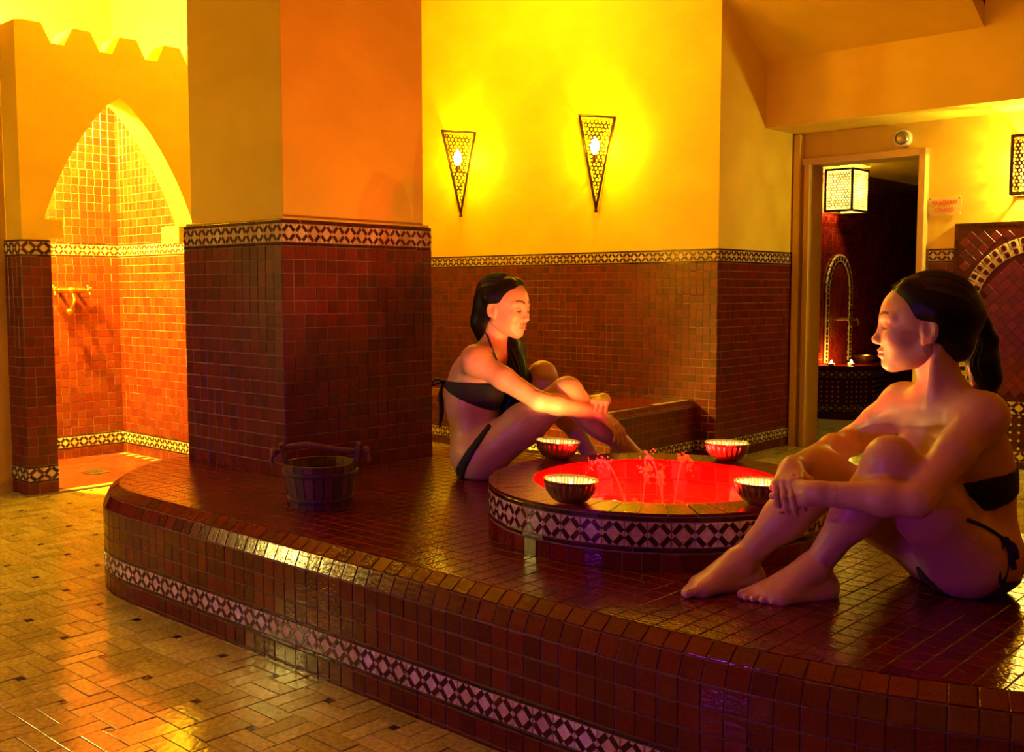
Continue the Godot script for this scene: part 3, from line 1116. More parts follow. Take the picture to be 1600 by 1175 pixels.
# ---------------------------------------------------------------- hot room beyond the door
func make_hot_room() -> void:
	var base := px(1300, 655, 9.05)
	base.y = 0
	var o := Vector3(2.80, 0, -9.05)        # a point on the far tiled wall, under the niche
	var wf := structure("wall_hot_room_back", "glossy dark tiled wall of the hot room beyond the doorway", "wall")
	var a := o - V * 1.35
	var b := o + V * 2.6
	slab(wf, "tile_bed", a, b, -0.01, 2.5, 0.15, mats.dark_grout)
	var p := line_path(a, b)
	var s := tiles(wf, "wall_tile", tile_tones, 300, 7.0)
	lay(s, p, 0, p.length(), 0.0, 2.05, 0.0505, 0.0505)
	flush(s)
	var wl := structure("wall_hot_room_left", "dark tiled wall of the hot room on the side of the niche", "wall")
	slab(wl, "plaster", DOORL + V * 0.2, a, -0.01, 2.5, 0.1, tile_tones[3])
	var wr := structure("wall_hot_room_right", "dark tiled wall of the hot room away from the niche", "wall")
	slab(wr, "plaster", b, DOORL + U * 3.2 + V * 0.2, -0.01, 2.5, 0.1, tile_tones[3])
	var c := structure("ceiling_hot_room", "pale ceiling of the hot room", "ceiling")
	var mb := MB.new()
	mb.box(Transform3D(Basis(U, UP, U.cross(UP)), o + U * 0.9 + V * 0.2 + UP * 2.14), Vector3(4.2, 0.1, 3.9))
	obj("slab", mb, plaster, c)
	# niche of the wall fountain
	var t := thing("niche_fountain", "tall pointed mosaic niche on the hot room's dark wall", "niche")
	var fr := Transform3D(Basis(V, UP, V.cross(UP)), o + U * 0.012)
	var ring := tiles(t, "arch_stone", cream_tones, 120, 5.0)
	var dark := tiles(t, "arch_inlay", dark_tones, 160, 3.0)
	var hw := 0.225
	var sm := tile_mesh(0.07, 0.062, 0.008, 0.001)
	var im := tile_mesh(0.022, 0.034, 0.003, 0.0006)
	var pts := []
	for k in 9:
		pts.append([Vector2(-hw, 0.5 + k * 0.064), PI / 2])
		pts.append([Vector2(hw, 0.5 + k * 0.064), -PI / 2])
	for k in 13:
		var an := PI * (1.0 - (k + 0.5) / 13.0)
		pts.append([Vector2(cos(an) * hw, 1.05 + sin(an) * hw * 1.35), an - PI / 2])
	for q in pts:
		var tr: Transform3D = fr * Transform3D(Basis(Vector3(0, 0, 1), q[1]), Vector3(q[0].x, q[0].y, 0.0))
		ring.add(tr, sm, tone(cream_tones))
		dark.add(tr * Transform3D(Basis(), Vector3(0.018, 0, 0.008)), im, tone(dark_tones))
		dark.add(tr * Transform3D(Basis(), Vector3(-0.018, 0, 0.008)), im, tone(dark_tones))
	flush(ring)
	flush(dark)
	var inner := tiles(t, "diamond_tile", wall_tones, 300, 3.0)
	var dm := tile_mesh(0.035, 0.035, 0.006, 0.001)
	for j in 46:
		for k in 9:
			var x := -0.2 + k * 0.053 + (0.0265 if j % 2 else 0.0)
			var y := 0.46 + j * 0.0265
			var rr := Vector2(x, maxf(0.0, y - 1.05) / 1.35).length()
			if rr > hw - 0.045:
				continue
			inner.add(fr * Transform3D(Basis(Vector3(0, 0, 1), PI / 4), Vector3(x, y, 0.0)), dm, tone(tile_tones))
	flush(inner)
	var tp := thing("niche_tap", "small brass tap in the hot room's niche", "tap", o + UP * 0.83 + U * 0.02 + V * 0.0)
	mb = MB.new()
	mb.tube(PackedVector3Array([Vector3.ZERO, U * 0.12]), 0.014, 10)
	mb.tube(PackedVector3Array([U * 0.11 - V * 0.08, U * 0.11 + V * 0.08]), 0.013, 10)
	obj("body", mb, brass, tp)
	for sd in [-1.0, 1.0]:
		mb = MB.new()
		var q: Vector3 = U * 0.11 + V * (0.08 * sd)
		mb.tube(PackedVector3Array([q, q + U * 0.02, q + U * 0.03 - UP * 0.05]), 0.009, 8)
		obj("spout", mb, brass, tp)
	mb = MB.new()
	mb.tube(PackedVector3Array([U * 0.1, U * 0.1 + UP * 0.075]), 0.006, 8)
	mb.tube(PackedVector3Array([U * 0.1 + UP * 0.08 - V * 0.035, U * 0.1 + UP * 0.08 + V * 0.035]), 0.007, 8)
	obj("cross_handle", mb, brass, tp)
	# half-round basin below
	var bs := thing("niche_basin", "half-octagonal mosaic basin below the hot room's niche", "basin", Vector3.ZERO)
	var hb := 0.43
	var oc := [o - V * 0.36 + U * 0.02, o - V * 0.30 + U * 0.22, o - V * 0.08 + U * 0.36, o + V * 0.16 + U * 0.36, o + V * 0.38 + U * 0.22, o + V * 0.42 + U * 0.02]
	var poly := PackedVector2Array()
	for q in oc:
		poly.append(Vector2(q.x, -q.z))
	mb = MB.new()
	mb.prism(poly, Transform3D(Basis(Vector3(1, 0, 0), Vector3(0, 0, -1), Vector3(0, 1, 0)), Vector3.ZERO), 0.0, hb)
	obj("body", mb, tile_tones[3], bs)
	for k in 5:
		var pa := line_path(oc[k], oc[k + 1])
		band(bs, "upper_", pa, 0, pa.length(), hb - 0.08, 0.055, false)
		band(bs, "lower_", pa, 0, pa.length(), 0.07, 0.055, false)
		var lz := tiles(bs, "lozenge", cream_tones, 200, 2.5)
		var zm := tile_mesh(0.014, 0.014, 0.003, 0.0005)
		var nx := int(pa.length() / 0.045)
		for j in 5:
			for i in nx:
				lz.add(pa.at((i + 0.5) * 0.045) * Transform3D(Basis(Vector3(0, 0, 1), PI / 4), Vector3(0, 0.155 + j * 0.04, 0.0)), zm, tone(cream_tones))
		flush(lz)
	mb = MB.new()
	var rim := Geometry2D.offset_polygon(poly, 0.015)[0]
	mb.prism(rim, Transform3D(Basis(Vector3(1, 0, 0), Vector3(0, 0, -1), Vector3(0, 1, 0)), Vector3.ZERO), hb, hb + 0.02)
	obj("rim", mb, tile_tones[4], bs)
	# candles and a bowl on the rim
	for q in [[-0.30, 0.10], [-0.14, 0.20]]:
		candle_cup(o + V * q[0] + U * q[1] + UP * (hb + 0.02))
	var bw := thing("small_bowl", "small brass bowl on the edge of the hot room's basin", "bowl", o + V * 0.22 + U * 0.16 + UP * (hb + 0.02))
	mb = MB.new()
	mb.lathe(PackedVector2Array([Vector2(0.001, 0.004), Vector2(0.045, 0.0), Vector2(0.08, 0.035), Vector2(0.095, 0.065), Vector2(0.09, 0.065), Vector2(0.075, 0.037), Vector2(0.04, 0.008), Vector2(0.001, 0.008)]), 24)
	obj("shell", mb, brass, bw)

func candle_cup(at: Vector3) -> void:
	var t := thing("candle_cup", "lit tealight on the rim of the hot room's basin", "candle", at, 0.0, "tealights beyond the doorway")
	var mb := MB.new()
	mb.lathe(PackedVector2Array([Vector2(0.001, 0.001), Vector2(0.026, 0.0), Vector2(0.028, 0.018), Vector2(0.026, 0.018), Vector2(0.024, 0.012), Vector2(0.001, 0.012)]), 18)
	obj("cup", mb, mats.white_enamel, t)
	mb = MB.new()
	mb.ball(Vector3(0, 0.028, 0), Vector3(0.011, 0.02, 0.011), 10, 8)
	obj("flame", mb, mats.flame, t)
	lamp(t, Vector3(0, 0.03, 0), Color(1, 0.78, 0.25), 0.13, 0.012)

func lamp(parent: Node, at: Vector3, c: Color, e: float, size: float) -> OmniLight3D:
	var l := OmniLight3D.new()
	l.name = "light"
	l.light_color = c
	l.light_energy = e
	l.light_size = size
	l.omni_range = 14.0
	l.omni_attenuation = 2.0
	l.shadow_enabled = true
	l.position = at
	parent.add_child(l, true)
	return l

# ---------------------------------------------------------------- fountain
func ring_path(r: float, n := 120) -> Path:
	var p := Path.new()
	var a := PackedVector2Array()
	# seen from outside the path runs to the right, so the angle falls from the back round by the left
	for k in n + 1:
		var an := -PI / 2 - TAU * k / n
		a.append(Vector2(FC.x + r * cos(an), FC.z + r * sin(an)))
	p.setup(a)
	return p

func make_fountain() -> void:
	var t := thing("round_fountain", "round tiled fountain basin with a mosaic band on the platform", "fountain")
	var mb := MB.new()
	var at := Transform3D(Basis(), FC)
	var b := HP - 0.002
	mb.lathe(PackedVector2Array([Vector2(F_OUT - 0.003, b), Vector2(F_OUT - 0.003, F_TOP - 0.004), Vector2(F_IN + 0.006, F_TOP - 0.004), Vector2(F_IN + 0.006, 0.17), Vector2(0.001, 0.17)]), 96, at, false)
	obj("body", mb, grout, t)
	var p := ring_path(F_OUT - 0.0025)
	var l := p.length()
	var s := tiles(t, "wall_tile", tile_tones, 120, 8.0)
	lay(s, p, 0, l, HP, HP + 0.046, 0.0505, 0.046, Transform3D(), 0.0022, 0.008)
	flush(s)
	band(t, "", p, 0, l, HP + 0.061, 0.064, true, 0.014, 0.0585)
	# rim: wedge tiles
	var n := 42
	for k in n:
		var a0 := TAU * k / n + 0.0025
		var a1 := TAU * (k + 1) / n - 0.0025
		var poly := PackedVector2Array()
		for e in 4:
			var a := lerpf(a0, a1, e / 3.0)
			poly.append(Vector2(cos(a), sin(a)) * (F_OUT - 0.001))
		for e in 4:
			var a := lerpf(a1, a0, e / 3.0)
			poly.append(Vector2(cos(a), sin(a)) * F_IN)
		mb = MB.new()
		mb.prism(poly, Transform3D(Basis(Vector3(1, 0, 0), Vector3(0, 0, -1), Vector3(0, 1, 0)), Vector3.ZERO), -0.007, 0.0)
		var o := obj("rim_tile", mb, tile_tones[tone(tile_tones)], t)
		o.transform = Transform3D(wobble(0.002), FC + UP * F_TOP)
	# inside: tiled wall and floor
	var inside := Path.new()
	var pa := PackedVector2Array()
	for k in 121:
		var an := -PI / 2 + TAU * k / 120.0
		pa.append(Vector2(FC.x + (F_IN + 0.006) * cos(an), FC.z + (F_IN + 0.006) * sin(an)))
	inside.setup(pa)
	s = tiles(t, "basin_tile", red_tones, 200, 6.0)
	lay(s, inside, 0, inside.length(), 0.172, F_TOP - 0.007, 0.05, 0.056, Transform3D(), 0.003, 0.006)
	flush(s)
	s = tiles(t, "basin_floor_tile", red_tones, 60, 6.0)
	var m := tile_mesh(0.047, 0.047, 0.005, 0.001)
	for iu in range(-7, 8):
		for iv in range(-7, 8):
			var c := U * (iu * 0.05) + V * (iv * 0.05)
			if c.length() < F_IN - 0.02:
				s.add(Transform3D(Basis(U, V, UP), FC + c + UP * 0.17), m, tone(red_tones))
	flush(s)
	# red lamps under water, set in the basin wall
	for k in 3:
		var an := TAU * (k + 0.12) / 3.0
		var d := Vector3(cos(an), 0, sin(an))
		var lm := thing("underwater_lamp", "round red underwater lamp in the wall of the fountain basin", "lamp", FC + d * (F_IN - 0.02) + UP * 0.36, 0.0, "underwater lamps of the fountain")
		mb = MB.new()
		mb.lathe(PackedVector2Array([Vector2(0.032, -0.02), Vector2(0.032, 0.0), Vector2(0.026, 0.004), Vector2(0.026, -0.002)]), 20, frame_to(d * -1.0))
		var bz := obj("bezel", mb, mats.steel, lm)
		mb = MB.new()
		mb.lathe(PackedVector2Array([Vector2(0.026, -0.002), Vector2(0.018, 0.004), Vector2(0.001, 0.006)]), 20, frame_to(d * -1.0))
		obj("lens", mb, mats.red_glow, bz)
		lamp(lm, d * -0.03, Color(1.0, 0.05, 0.03), RED_E, 0.03)
	# water
	var w := thing("fountain_water", "red-lit water filling the round fountain basin", "water")
	mb = MB.new()
	var base := mb.v(FC + UP * 0.445, UP)
	var rings := 14
	var seg := 72
	for j in range(1, rings + 1):
		for k in seg:
			var an := TAU * k / seg
			var r := (F_IN - 0.002) * j / rings
			mb.v(FC + Vector3(cos(an) * r, 0.445 + 0.0012 * sin(r * 90.0) * (1.0 - r / F_IN) + 0.0006 * sin(an * 9.0 + r * 60.0), sin(an) * r), Vector3(0.02 * sin(r * 90.0 + an * 4.0), 1, 0.02 * cos(r * 70.0 - an * 3.0)).normalized())
	for k in seg:
		mb.i.append_array([base, base + 1 + k, base + 1 + (k + 1) % seg])
		for j in rings - 1:
			var a := base + 1 + j * seg + k
			var c := base + 1 + j * seg + (k + 1) % seg
			mb.i.append_array([a, a + seg, c + seg, a, c + seg, c])
	obj("surface", mb, mats.water, w)
	# jets
	for q in [[-0.05, 0.08, 0.115, 0.02], [0.02, 0.0, 0.135, -0.05], [0.05, 0.02, 0.14, 0.045], [-0.09, -0.02, 0.12, -0.09], [0.01, 0.06, 0.10, 0.0]]:
		var j := thing("water_jet", "thin arching jet of water rising in the fountain", "water jet", FC + Vector3(q[0], 0.445, q[1]), 0.0, "jets of the fountain")
		var pts := PackedVector3Array()
		var rad := PackedFloat32Array()
		for k in 15:
			var f := k / 14.0
			pts.append(Vector3(q[3] * f, q[2] * 4.0 * (f * 0.62) * (1.0 - f * 0.62), -0.03 * f))
			rad.append(0.0022 + 0.0022 * f)
		mb = MB.new()
		mb.tube(pts, rad, 8)
		obj("stream", mb, mats.spray, j)
		mb = MB.new()
		for k in 40:
			var f := rng.randf_range(0.5, 1.3)
			var c := Vector3(q[3] * f, q[2] * 4.0 * (f * 0.62) * (1.0 - f * 0.62), -0.03 * f) + Vector3(rng.randfn(0, 0.009), rng.randfn(0, 0.011), rng.randfn(0, 0.009))
			if c.y > 0.005:
				mb.ball(c, Vector3.ONE * rng.randf_range(0.0018, 0.0042), 8, 6)
		var dr := obj("droplets", mb, mats.spray, j)
		dr.set_meta("kind", "stuff")

func frame_to(d: Vector3) -> Transform3D:     # y axis along d
	d = d.normalized()
	var x := d.cross(Vector3(0.3, 0.9, 0.2)).normalized()
	return Transform3D(Basis(x, d, x.cross(d)), Vector3.ZERO)

func make_bowls() -> void:
	for q in [[0.152, -2.722, 0.05, "fluted silver candle bowl on the rim nearest the wooden bucket"], [0.148, -3.432, 0.06, "fluted silver candle bowl on the rim before the woman with loose hair"], [0.70, -3.395, 0.02, "fluted silver candle bowl on the rim facing the doorway"], [0.648, -2.69, 0.015, "fluted silver candle bowl on the rim beside the clasped hands"]]:
		var t := thing("candle_bowl", q[3], "candle bowl", Vector3(q[0], F_TOP, q[1]), 0.0, "candle bowls on the fountain rim")
		t.rotation.z = -q[2]
		t.position.y += 0.004
		var mb := MB.new()
		var seg := 96
		var prof := [Vector2(0.001, 0.0), Vector2(0.038, 0.0), Vector2(0.048, 0.006), Vector2(0.062, 0.026), Vector2(0.069, 0.048), Vector2(0.0705, 0.054), Vector2(0.073, 0.056), Vector2(0.0725, 0.0585), Vector2(0.068, 0.058), Vector2(0.0665, 0.05), Vector2(0.059, 0.028), Vector2(0.045, 0.0085), Vector2(0.036, 0.004), Vector2(0.001, 0.004)]
		# fluting: the wall swells and draws in round the bowl
		var m := prof.size()
		for j in seg + 1:
			var an := TAU * j / seg
			var d := Vector3(cos(an), 0, sin(an))
			for k in m:
				var fl := 0.0
				if (k > 2 and k < 5) or (k > 8 and k < 11):
					fl = 0.0022 * cos(an * 24.0)
				var e: Vector2 = prof[mini(k + 1, m - 1)] - prof[maxi(k - 1, 0)]
				var nn := Vector2(e.y, -e.x).normalized()
				var tang := Vector3(-sin(an), 0, cos(an)) * (0.0 if fl == 0.0 else sin(an * 24.0) * 0.75) * (1.0 if k < 6 else -1.0)
				mb.v(d * (prof[k].x + fl) + Vector3(0, prof[k].y, 0), (d * nn.x + Vector3(0, nn.y, 0) + tang).normalized())
		for j in seg:
			for k in m - 1:
				var a := j * m + k
				mb.i.append_array([a, a + m, a + m + 1, a, a + m + 1, a + 1])
		obj("bowl", mb, mats.silver, t)
		mb = MB.new()
		mb.lathe(PackedVector2Array([Vector2(0.021, 0.004), Vector2(0.0215, 0.019), Vector2(0.019, 0.0195), Vector2(0.001, 0.018)]), 24)
		var wx := obj("wax", mb, mats.wax, t)
		mb = MB.new()
		mb.tube(PackedVector3Array([Vector3(0, 0.018, 0), Vector3(0.001, 0.026, 0)]), 0.0009, 6)
		obj("wick", mb, mats.black_cloth, wx)
		mb = MB.new()
		mb.lathe(PackedVector2Array([Vector2(0.0005, 0.022), Vector2(0.0055, 0.029), Vector2(0.0065, 0.036), Vector2(0.0045, 0.046), Vector2(0.0005, 0.057)]), 14)
		obj("flame", mb, mats.flame, t)
		lamp(t, Vector3(0, 0.038, 0), Color(1, 0.80, 0.40), CANDLE_E, 0.01)

# ---------------------------------------------------------------- bucket
func make_bucket() -> void:
	var at := Vector3(-0.628, HP + 0.001, -3.405)
	var t := thing("wooden_bucket", "old wooden stave bucket with a rope handle beside the pillar", "bucket", at, 0.12)
	var h := 0.142
	var rb := 0.098
	var rt := 0.122
	var n := 22
	var wood := []
	for c in [Color(0.40, 0.25, 0.14), Color(0.36, 0.22, 0.12), Color(0.44, 0.28, 0.16), Color(0.33, 0.21, 0.13)]:
		var m := tri_mat(c, 0.68, ramp_tex(0.03, Color(0.65, 0.6, 0.55), Color(1, 1, 1), 21), 4.0)
		wood.append(m)
	for k in n:
		var a0 := TAU * k / n + 0.012
		var a1 := TAU * (k + 1) / n - 0.012
		var am := (a0 + a1) * 0.5
		var ear := absf(angle_difference(am, 0.0)) < 0.16 or absf(angle_difference(am, PI)) < 0.16
		var hh := h + (0.062 if ear else 0.0)
		var rt2 := rb + (rt - rb) * hh / h
		var mb := MB.new()
		var q := []
		for e in 8:
			var a: float = a0 if e % 2 == 0 else a1
			var top := (e / 2) % 2 == 1
			var inn := e >= 4
			var r := (rt2 if top else rb) - (0.012 if inn else 0.0)
			if ear and top:
				a = lerpf(a, am, 0.15)
			q.append(Vector3(cos(a) * r, hh if top else 0.0, sin(a) * r))
		mb.quad(q[1], q[0], q[2], q[3])
		mb.quad(q[4], q[5], q[7], q[6])
		mb.quad(q[0], q[4], q[6], q[2])
		mb.quad(q[5], q[1], q[3], q[7])
		mb.quad(q[2], q[6], q[7], q[3])
		mb.quad(q[4], q[0], q[1], q[5])
		obj("ear_stave" if ear else "stave", mb, wood[k % 4], t)
	for y: float in [0.020, 0.104]:
		var r := rb + (rt - rb) * y / h
		var r2 := rb + (rt - rb) * (y + 0.014) / h
		var mb := MB.new()
		mb.lathe(PackedVector2Array([Vector2(r, y), Vector2(r + 0.005, y + 0.001), Vector2(r2 + 0.005, y + 0.013), Vector2(r2, y + 0.014)]), 48)
		obj("hoop", mb, wood[3], t)
	var mb := MB.new()
	mb.lathe(PackedVector2Array([Vector2(rb - 0.006, 0.012), Vector2(0.001, 0.012)]), 32)
	obj("bottom", mb, wood[3], t)
	mb = MB.new()
	mb.lathe(PackedVector2Array([Vector2(rt - 0.0165, 0.112), Vector2(0.001, 0.112)]), 40)
	obj("dark_water", mb, mats.bucket_water, t)
	# twisted rope between the ears, with a knot outside each
	var core := PackedVector3Array()
	for k in 41:
		var f := k / 40.0
		var x := lerpf(-0.145, 0.148, f)
		var y := 0.178 + 0.022 * sin(f * PI) + 0.010 * sin(f * TAU * 1.0 + 0.2) - 0.004
		core.append(Vector3(x, y, 0.012 * sin(f * PI)))
	for st in 3:
		var pts := PackedVector3Array()
		for k in core.size():
			var an := k * 0.95 + st * TAU / 3
			pts.append(core[k] + Vector3(0, cos(an), sin(an)) * 0.005)
		mb = MB.new()
		mb.tube(pts, 0.0052, 7)
		obj("rope_strand", mb, mats.rope, t)
	for e in [-1.0, 1.0]:
		mb = MB.new()
		mb.ball(Vector3(0.148 * e, 0.176, 0), Vector3(0.013, 0.016, 0.015), 12, 8)
		mb.tube(PackedVector3Array([Vector3(0.150 * e, 0.17, 0), Vector3(0.158 * e, 0.152, 0.004), Vector3(0.155 * e, 0.140, 0.006)]), 0.007, 8)
		obj("knot", mb, mats.rope, t)

# ---------------------------------------------------------------- lamps on the walls
func clear_of_edges(c: Vector2, poly: PackedVector2Array, d: float) -> bool:
	if not Geometry2D.is_point_in_polygon(c, poly):
		return false
	for k in poly.size():
		if Geometry2D.get_closest_point_to_segment(c, poly[k], poly[(k + 1) % poly.size()]).distance_to(c) < d:
			return false
	return true

func fret(poly: PackedVector2Array, cell: float, border: float, t: Transform3D) -> MB:
	# a plate pierced by round holes: each hole stands in its own six-sided web; solid border strips
	var mb := MB.new()
	var th := 0.004
	var n := poly.size()
	for k in n:
		var a := poly[k]
		var b := poly[(k + 1) % n]
		var d := (b - a).normalized()
		var c := (poly[0] + poly[1] + poly[2]) / 3.0 if n == 3 else (poly[0] + poly[2]) * 0.5
		var inw := Vector2(-d.y, d.x)
		if inw.dot(c - a) < 0:
			inw = -inw
		mb.prism(PackedVector2Array([a, b, b + inw * border * 1.25, a + inw * border * 1.25]), t, -th * 0.5, th * 0.5)
	var lo := poly[0]
	var hi := poly[0]
	for q in poly:
		lo = lo.min(q)
		hi = hi.max(q)
	var row := 0
	var y := lo.y + cell * 0.5
	while y < hi.y:
		var x := lo.x + (cell * 0.5 if row % 2 else 0.0)
		while x < hi.x + cell:
			var c := Vector2(x, y)
			if clear_of_edges(c, poly, border + cell * 0.18):
				var hr := cell * 0.577
				var r := cell * rng.randf_range(0.25, 0.38)
				var m := 12
				for k in m:
					var a0 := TAU * k / m + PI / 6
					var a1 := TAU * (k + 1) / m + PI / 6
					var o0 := c + Vector2(cos(a0), sin(a0)) * (hr if k % 2 == 0 else hr * 0.866)
					var o1 := c + Vector2(cos(a1), sin(a1)) * (hr if k % 2 == 1 else hr * 0.866)
					var i0 := c + Vector2(cos(a0), sin(a0)) * r
					var i1 := c + Vector2(cos(a1), sin(a1)) * r
					mb.quad(t * Vector3(i0.x, i0.y, 0), t * Vector3(o0.x, o0.y, 0), t * Vector3(o1.x, o1.y, 0), t * Vector3(i1.x, i1.y, 0))
			x += cell
		y += cell * 0.866
		row += 1
	return mb

func plate(a: Vector3, b: Vector3, c: Vector3, d, cell: float, border: float) -> MB:
	# pierced plate through three or four corners in space
	var x := (b - a).normalized()
	var z := x.cross(c - a).normalized()
	var y := z.cross(x)
	var t := Transform3D(Basis(x, y, z), a)
	var poly := PackedVector2Array()
	var all := [a, b, c] if d == null else [a, b, c, d]
	for q in all:
		var r: Vector3 = q - a
		poly.append(Vector2(r.dot(x), r.dot(y)))
	return fret(poly, cell, border, t)

func cone_sconce(at: Vector3, along: Vector3, out: Vector3, label: String, energy: float, w := 0.30, h := 0.62, depth := 0.24, skew := 0.03) -> void:
	# at: tip on the wall; along: to the right seen from the room; out: away from the wall
	var t := thing("wall_sconce", label, "wall lamp", at, 0.0, "cone sconces on the back wall")
	var l := along * (-w * 0.5) + UP * h + out * 0.004
	var r := along * (w * 0.5) + UP * h + out * 0.004
	var f := along * skew + UP * h + out * depth
	var tip := out * 0.012
	obj("pierced_panel", plate(f, r, tip, null, 0.029, 0.011), mats.fret, t)
	obj("pierced_panel", plate(l, f, tip, null, 0.029, 0.011), mats.fret, t)
	var mb := MB.new()
	for q in [[l, tip], [f, tip], [r, tip], [l, f], [f, r]]:
		mb.tube(PackedVector3Array([q[0], q[1]]), 0.0045, 6)
	obj("edge_frame", mb, mats.fret, t)
	var b := along * 0.045 + UP * (h * 0.70) + out * 0.092
	mb = MB.new()
	mb.tube(PackedVector3Array([b - UP * 0.11, b - UP * 0.06]), 0.014, 10)
	mb.tube(PackedVector3Array([b - UP * 0.10, b - UP * 0.10 - out * 0.088]), 0.006, 8)
	var lh := obj("lamp_holder", mb, mats.fret, t)
	mb = MB.new()
	mb.ball(b, Vector3(0.034, 0.06, 0.034), 16, 12)
	obj("bulb", mb, mats.bulb, lh)
	lamp(t, b, LAMP_C, energy, 0.03)

func box_sconce(called: String, at: Vector3, along: Vector3, out: Vector3, label: String, energy: float, w: float, h: float, depth: float, lined := false) -> void:
	var t := thing(called, label, "wall lamp", at)
	var c := []
	for k in 4:
		c.append(along * (w * (0.5 if k == 1 or k == 2 else -0.5)) + out * (depth if k < 2 else 0.004))
	# front, right, left
	for q in [[0, 1], [1, 2], [3, 0]]:
		var a: Vector3 = c[q[0]]
		var b: Vector3 = c[q[1]]
		var pn := obj("pierced_panel", plate(a, b, b + UP * h, a + UP * h, 0.024, 0.012), mats.fret, t)
		if not lined:
			continue
		var back: Vector3 = (b - a).normalized().cross(UP) * 0.004
		var pm := MB.new()
		pm.quad(a - back, b - back, b - back + UP * h, a - back + UP * h)
		obj("parchment", pm, mats.parchment, pn)
	var mb := MB.new()
	for k in 4:
		mb.tube(PackedVector3Array([c[k], c[k] + UP * h]), 0.006, 6)
		for y in [0.0, h]:
			mb.tube(PackedVector3Array([c[k] + UP * y, c[(k + 1) % 4] + UP * y]), 0.006, 6)
	obj("edge_frame", mb, mats.fret, t)
	var b2 := UP * (h * 0.5) + out * (depth * 0.5)
	mb = MB.new()
	mb.tube(PackedVector3Array([b2 - UP * 0.11, b2 - UP * 0.05]), 0.014, 10)
	mb.tube(PackedVector3Array([b2 - UP * 0.10, b2 - UP * 0.10 - out * (depth * 0.48)]), 0.006, 8)
	var lh := obj("lamp_holder", mb, mats.fret, t)
	mb = MB.new()
	mb.ball(b2, Vector3(0.034, 0.052, 0.034), 16, 12)
	obj("bulb", mb, mats.bulb, lh)
	lamp(t, b2, Color(1.0, 0.92, 0.42), energy, 0.03)

func make_lamps() -> void:
	cone_sconce(CORNER - U * 2.233 - V * 0.002 + UP * 1.63, U, -V, "pierced brass cone sconce on the back wall beside the pillar", SCONCE_E)
	cone_sconce(CORNER - U * 0.945 - V * 0.002 + UP * 1.60, U, -V, "pierced brass cone sconce on the back wall near its outer corner", SCONCE_E)
	box_sconce("box_sconce", DOORL + U * 1.56 - V * 0.003 + UP * 1.63, U, -V, "pierced brass box lamp on the wall right of the doorway", RIGHT_E, 0.24, 0.34, 0.16)
	box_sconce("box_lantern", Vector3(2.80, 1.72, -9.05) - V * 0.27 + U * 0.06, V, U, "glowing pierced lantern on the hot room's wall above the niche", HOT_E, 0.30, 0.34, 0.24, true)
	# lamps outside the picture whose light shows in it
	box_sconce("box_lamp", Vector3(-3.745, 0.95, -3.30), Vector3(0, 0, -1), Vector3(1, 0, 0), "pierced brass box lamp on the wall left of the platform", LEFT_E, 0.26, 0.40, 0.18)
	var cp := thing("ceiling_globe", "glass globe lamp on the ceiling between the pillar and the back wall", "ceiling lamp", Vector3(-0.55, 3.34, -6.75))
	var mc := MB.new()
	mc.tube(PackedVector3Array([UP * -0.012, Vector3.ZERO]), 0.05, 20)
	mc.tube(PackedVector3Array([UP * -0.06, UP * -0.01]), 0.02, 12)
	var ch := obj("mount", mc, mats.steel, cp)
	mc = MB.new()
	mc.ball(UP * -0.12, Vector3.ONE * 0.07, 20, 14)
	obj("globe", mc, mats.bulb, ch)
	lamp(cp, UP * -0.12, LAMP_C, CEILING_E, 0.06)
	# bright globe high in the shower, behind the pier
	var sp := thing("shower_globe", "bright glass globe lamp high in the shower behind its tiled pier", "wall lamp", SHOWER + U * 0.45 - V * 1.150 + UP * 2.22)
	var mb := MB.new()
	mb.tube(PackedVector3Array([V * 0.0, V * 0.012]), 0.05, 20)
	mb.tube(PackedVector3Array([V * 0.01, V * 0.05]), 0.02, 12)
	obj("mount", mb, mats.steel, sp)
	mb = MB.new()
	mb.ball(V * 0.10, Vector3.ONE * 0.06, 20, 14)
	obj("globe", mb, mats.bulb, sp)
	lamp(sp, V * 0.10, Color(1, 0.91, 0.25), SHOWER_E, 0.055)
	# violet strip lamp low in front of the platform, its light kept level by two flaps
	var vp := Vector3(-2.15, 0.40, -0.55)
	var vl := thing("violet_floodlight", "violet strip floodlight with barn doors on the floor before the platform", "floodlight", Vector3(vp.x, 0, vp.z))
	var aim := (Vector3(0.25, 0.40, -2.9) - vp).normalized()
	var fr := Transform3D(Basis.looking_at(aim, UP), UP * vp.y)
	mb = MB.new()
	mb.box(fr * Transform3D(Basis(), Vector3(0, 0, 0.045)), Vector3(0.46, 0.12, 0.07), 0.01)
	obj("housing", mb, mats.black_metal, vl)
	mb = MB.new()
	mb.box(fr * Transform3D(Basis(), Vector3(0, 0, 0.008)), Vector3(0.40, 0.05, 0.004))
	obj("diffuser", mb, mats.violet_glow, vl)
	for e in [-1.0, 1.0]:
		mb = MB.new()
		mb.box(fr * Transform3D(Basis(), Vector3(0, 0.045 * e, -0.10)), Vector3(0.62, 0.003, 0.22))
		obj("barn_door", mb, mats.black_metal, vl)
	mb = MB.new()
	mb.tube(PackedVector3Array([Vector3(0, 0.0, 0), UP * (vp.y - 0.06)]), 0.015, 10)
	obj("stand", mb, mats.black_metal, vl)
	mb = MB.new()
	mb.lathe(PackedVector2Array([Vector2(0.12, 0.0), Vector2(0.12, 0.012), Vector2(0.001, 0.016)]), 28)
	obj("foot", mb, mats.black_metal, vl)
	var al := AreaLight3D.new()
	al.name = "light"
	al.area_size = Vector2(0.40, 0.05)
	al.light_color = VIOLET_C
	al.light_energy = VIOLET_E
	al.area_range = 12.0
	al.shadow_enabled = true
	al.transform = fr * Transform3D(Basis(), Vector3(0, 0, -0.002))
	vl.add_child(al, true)

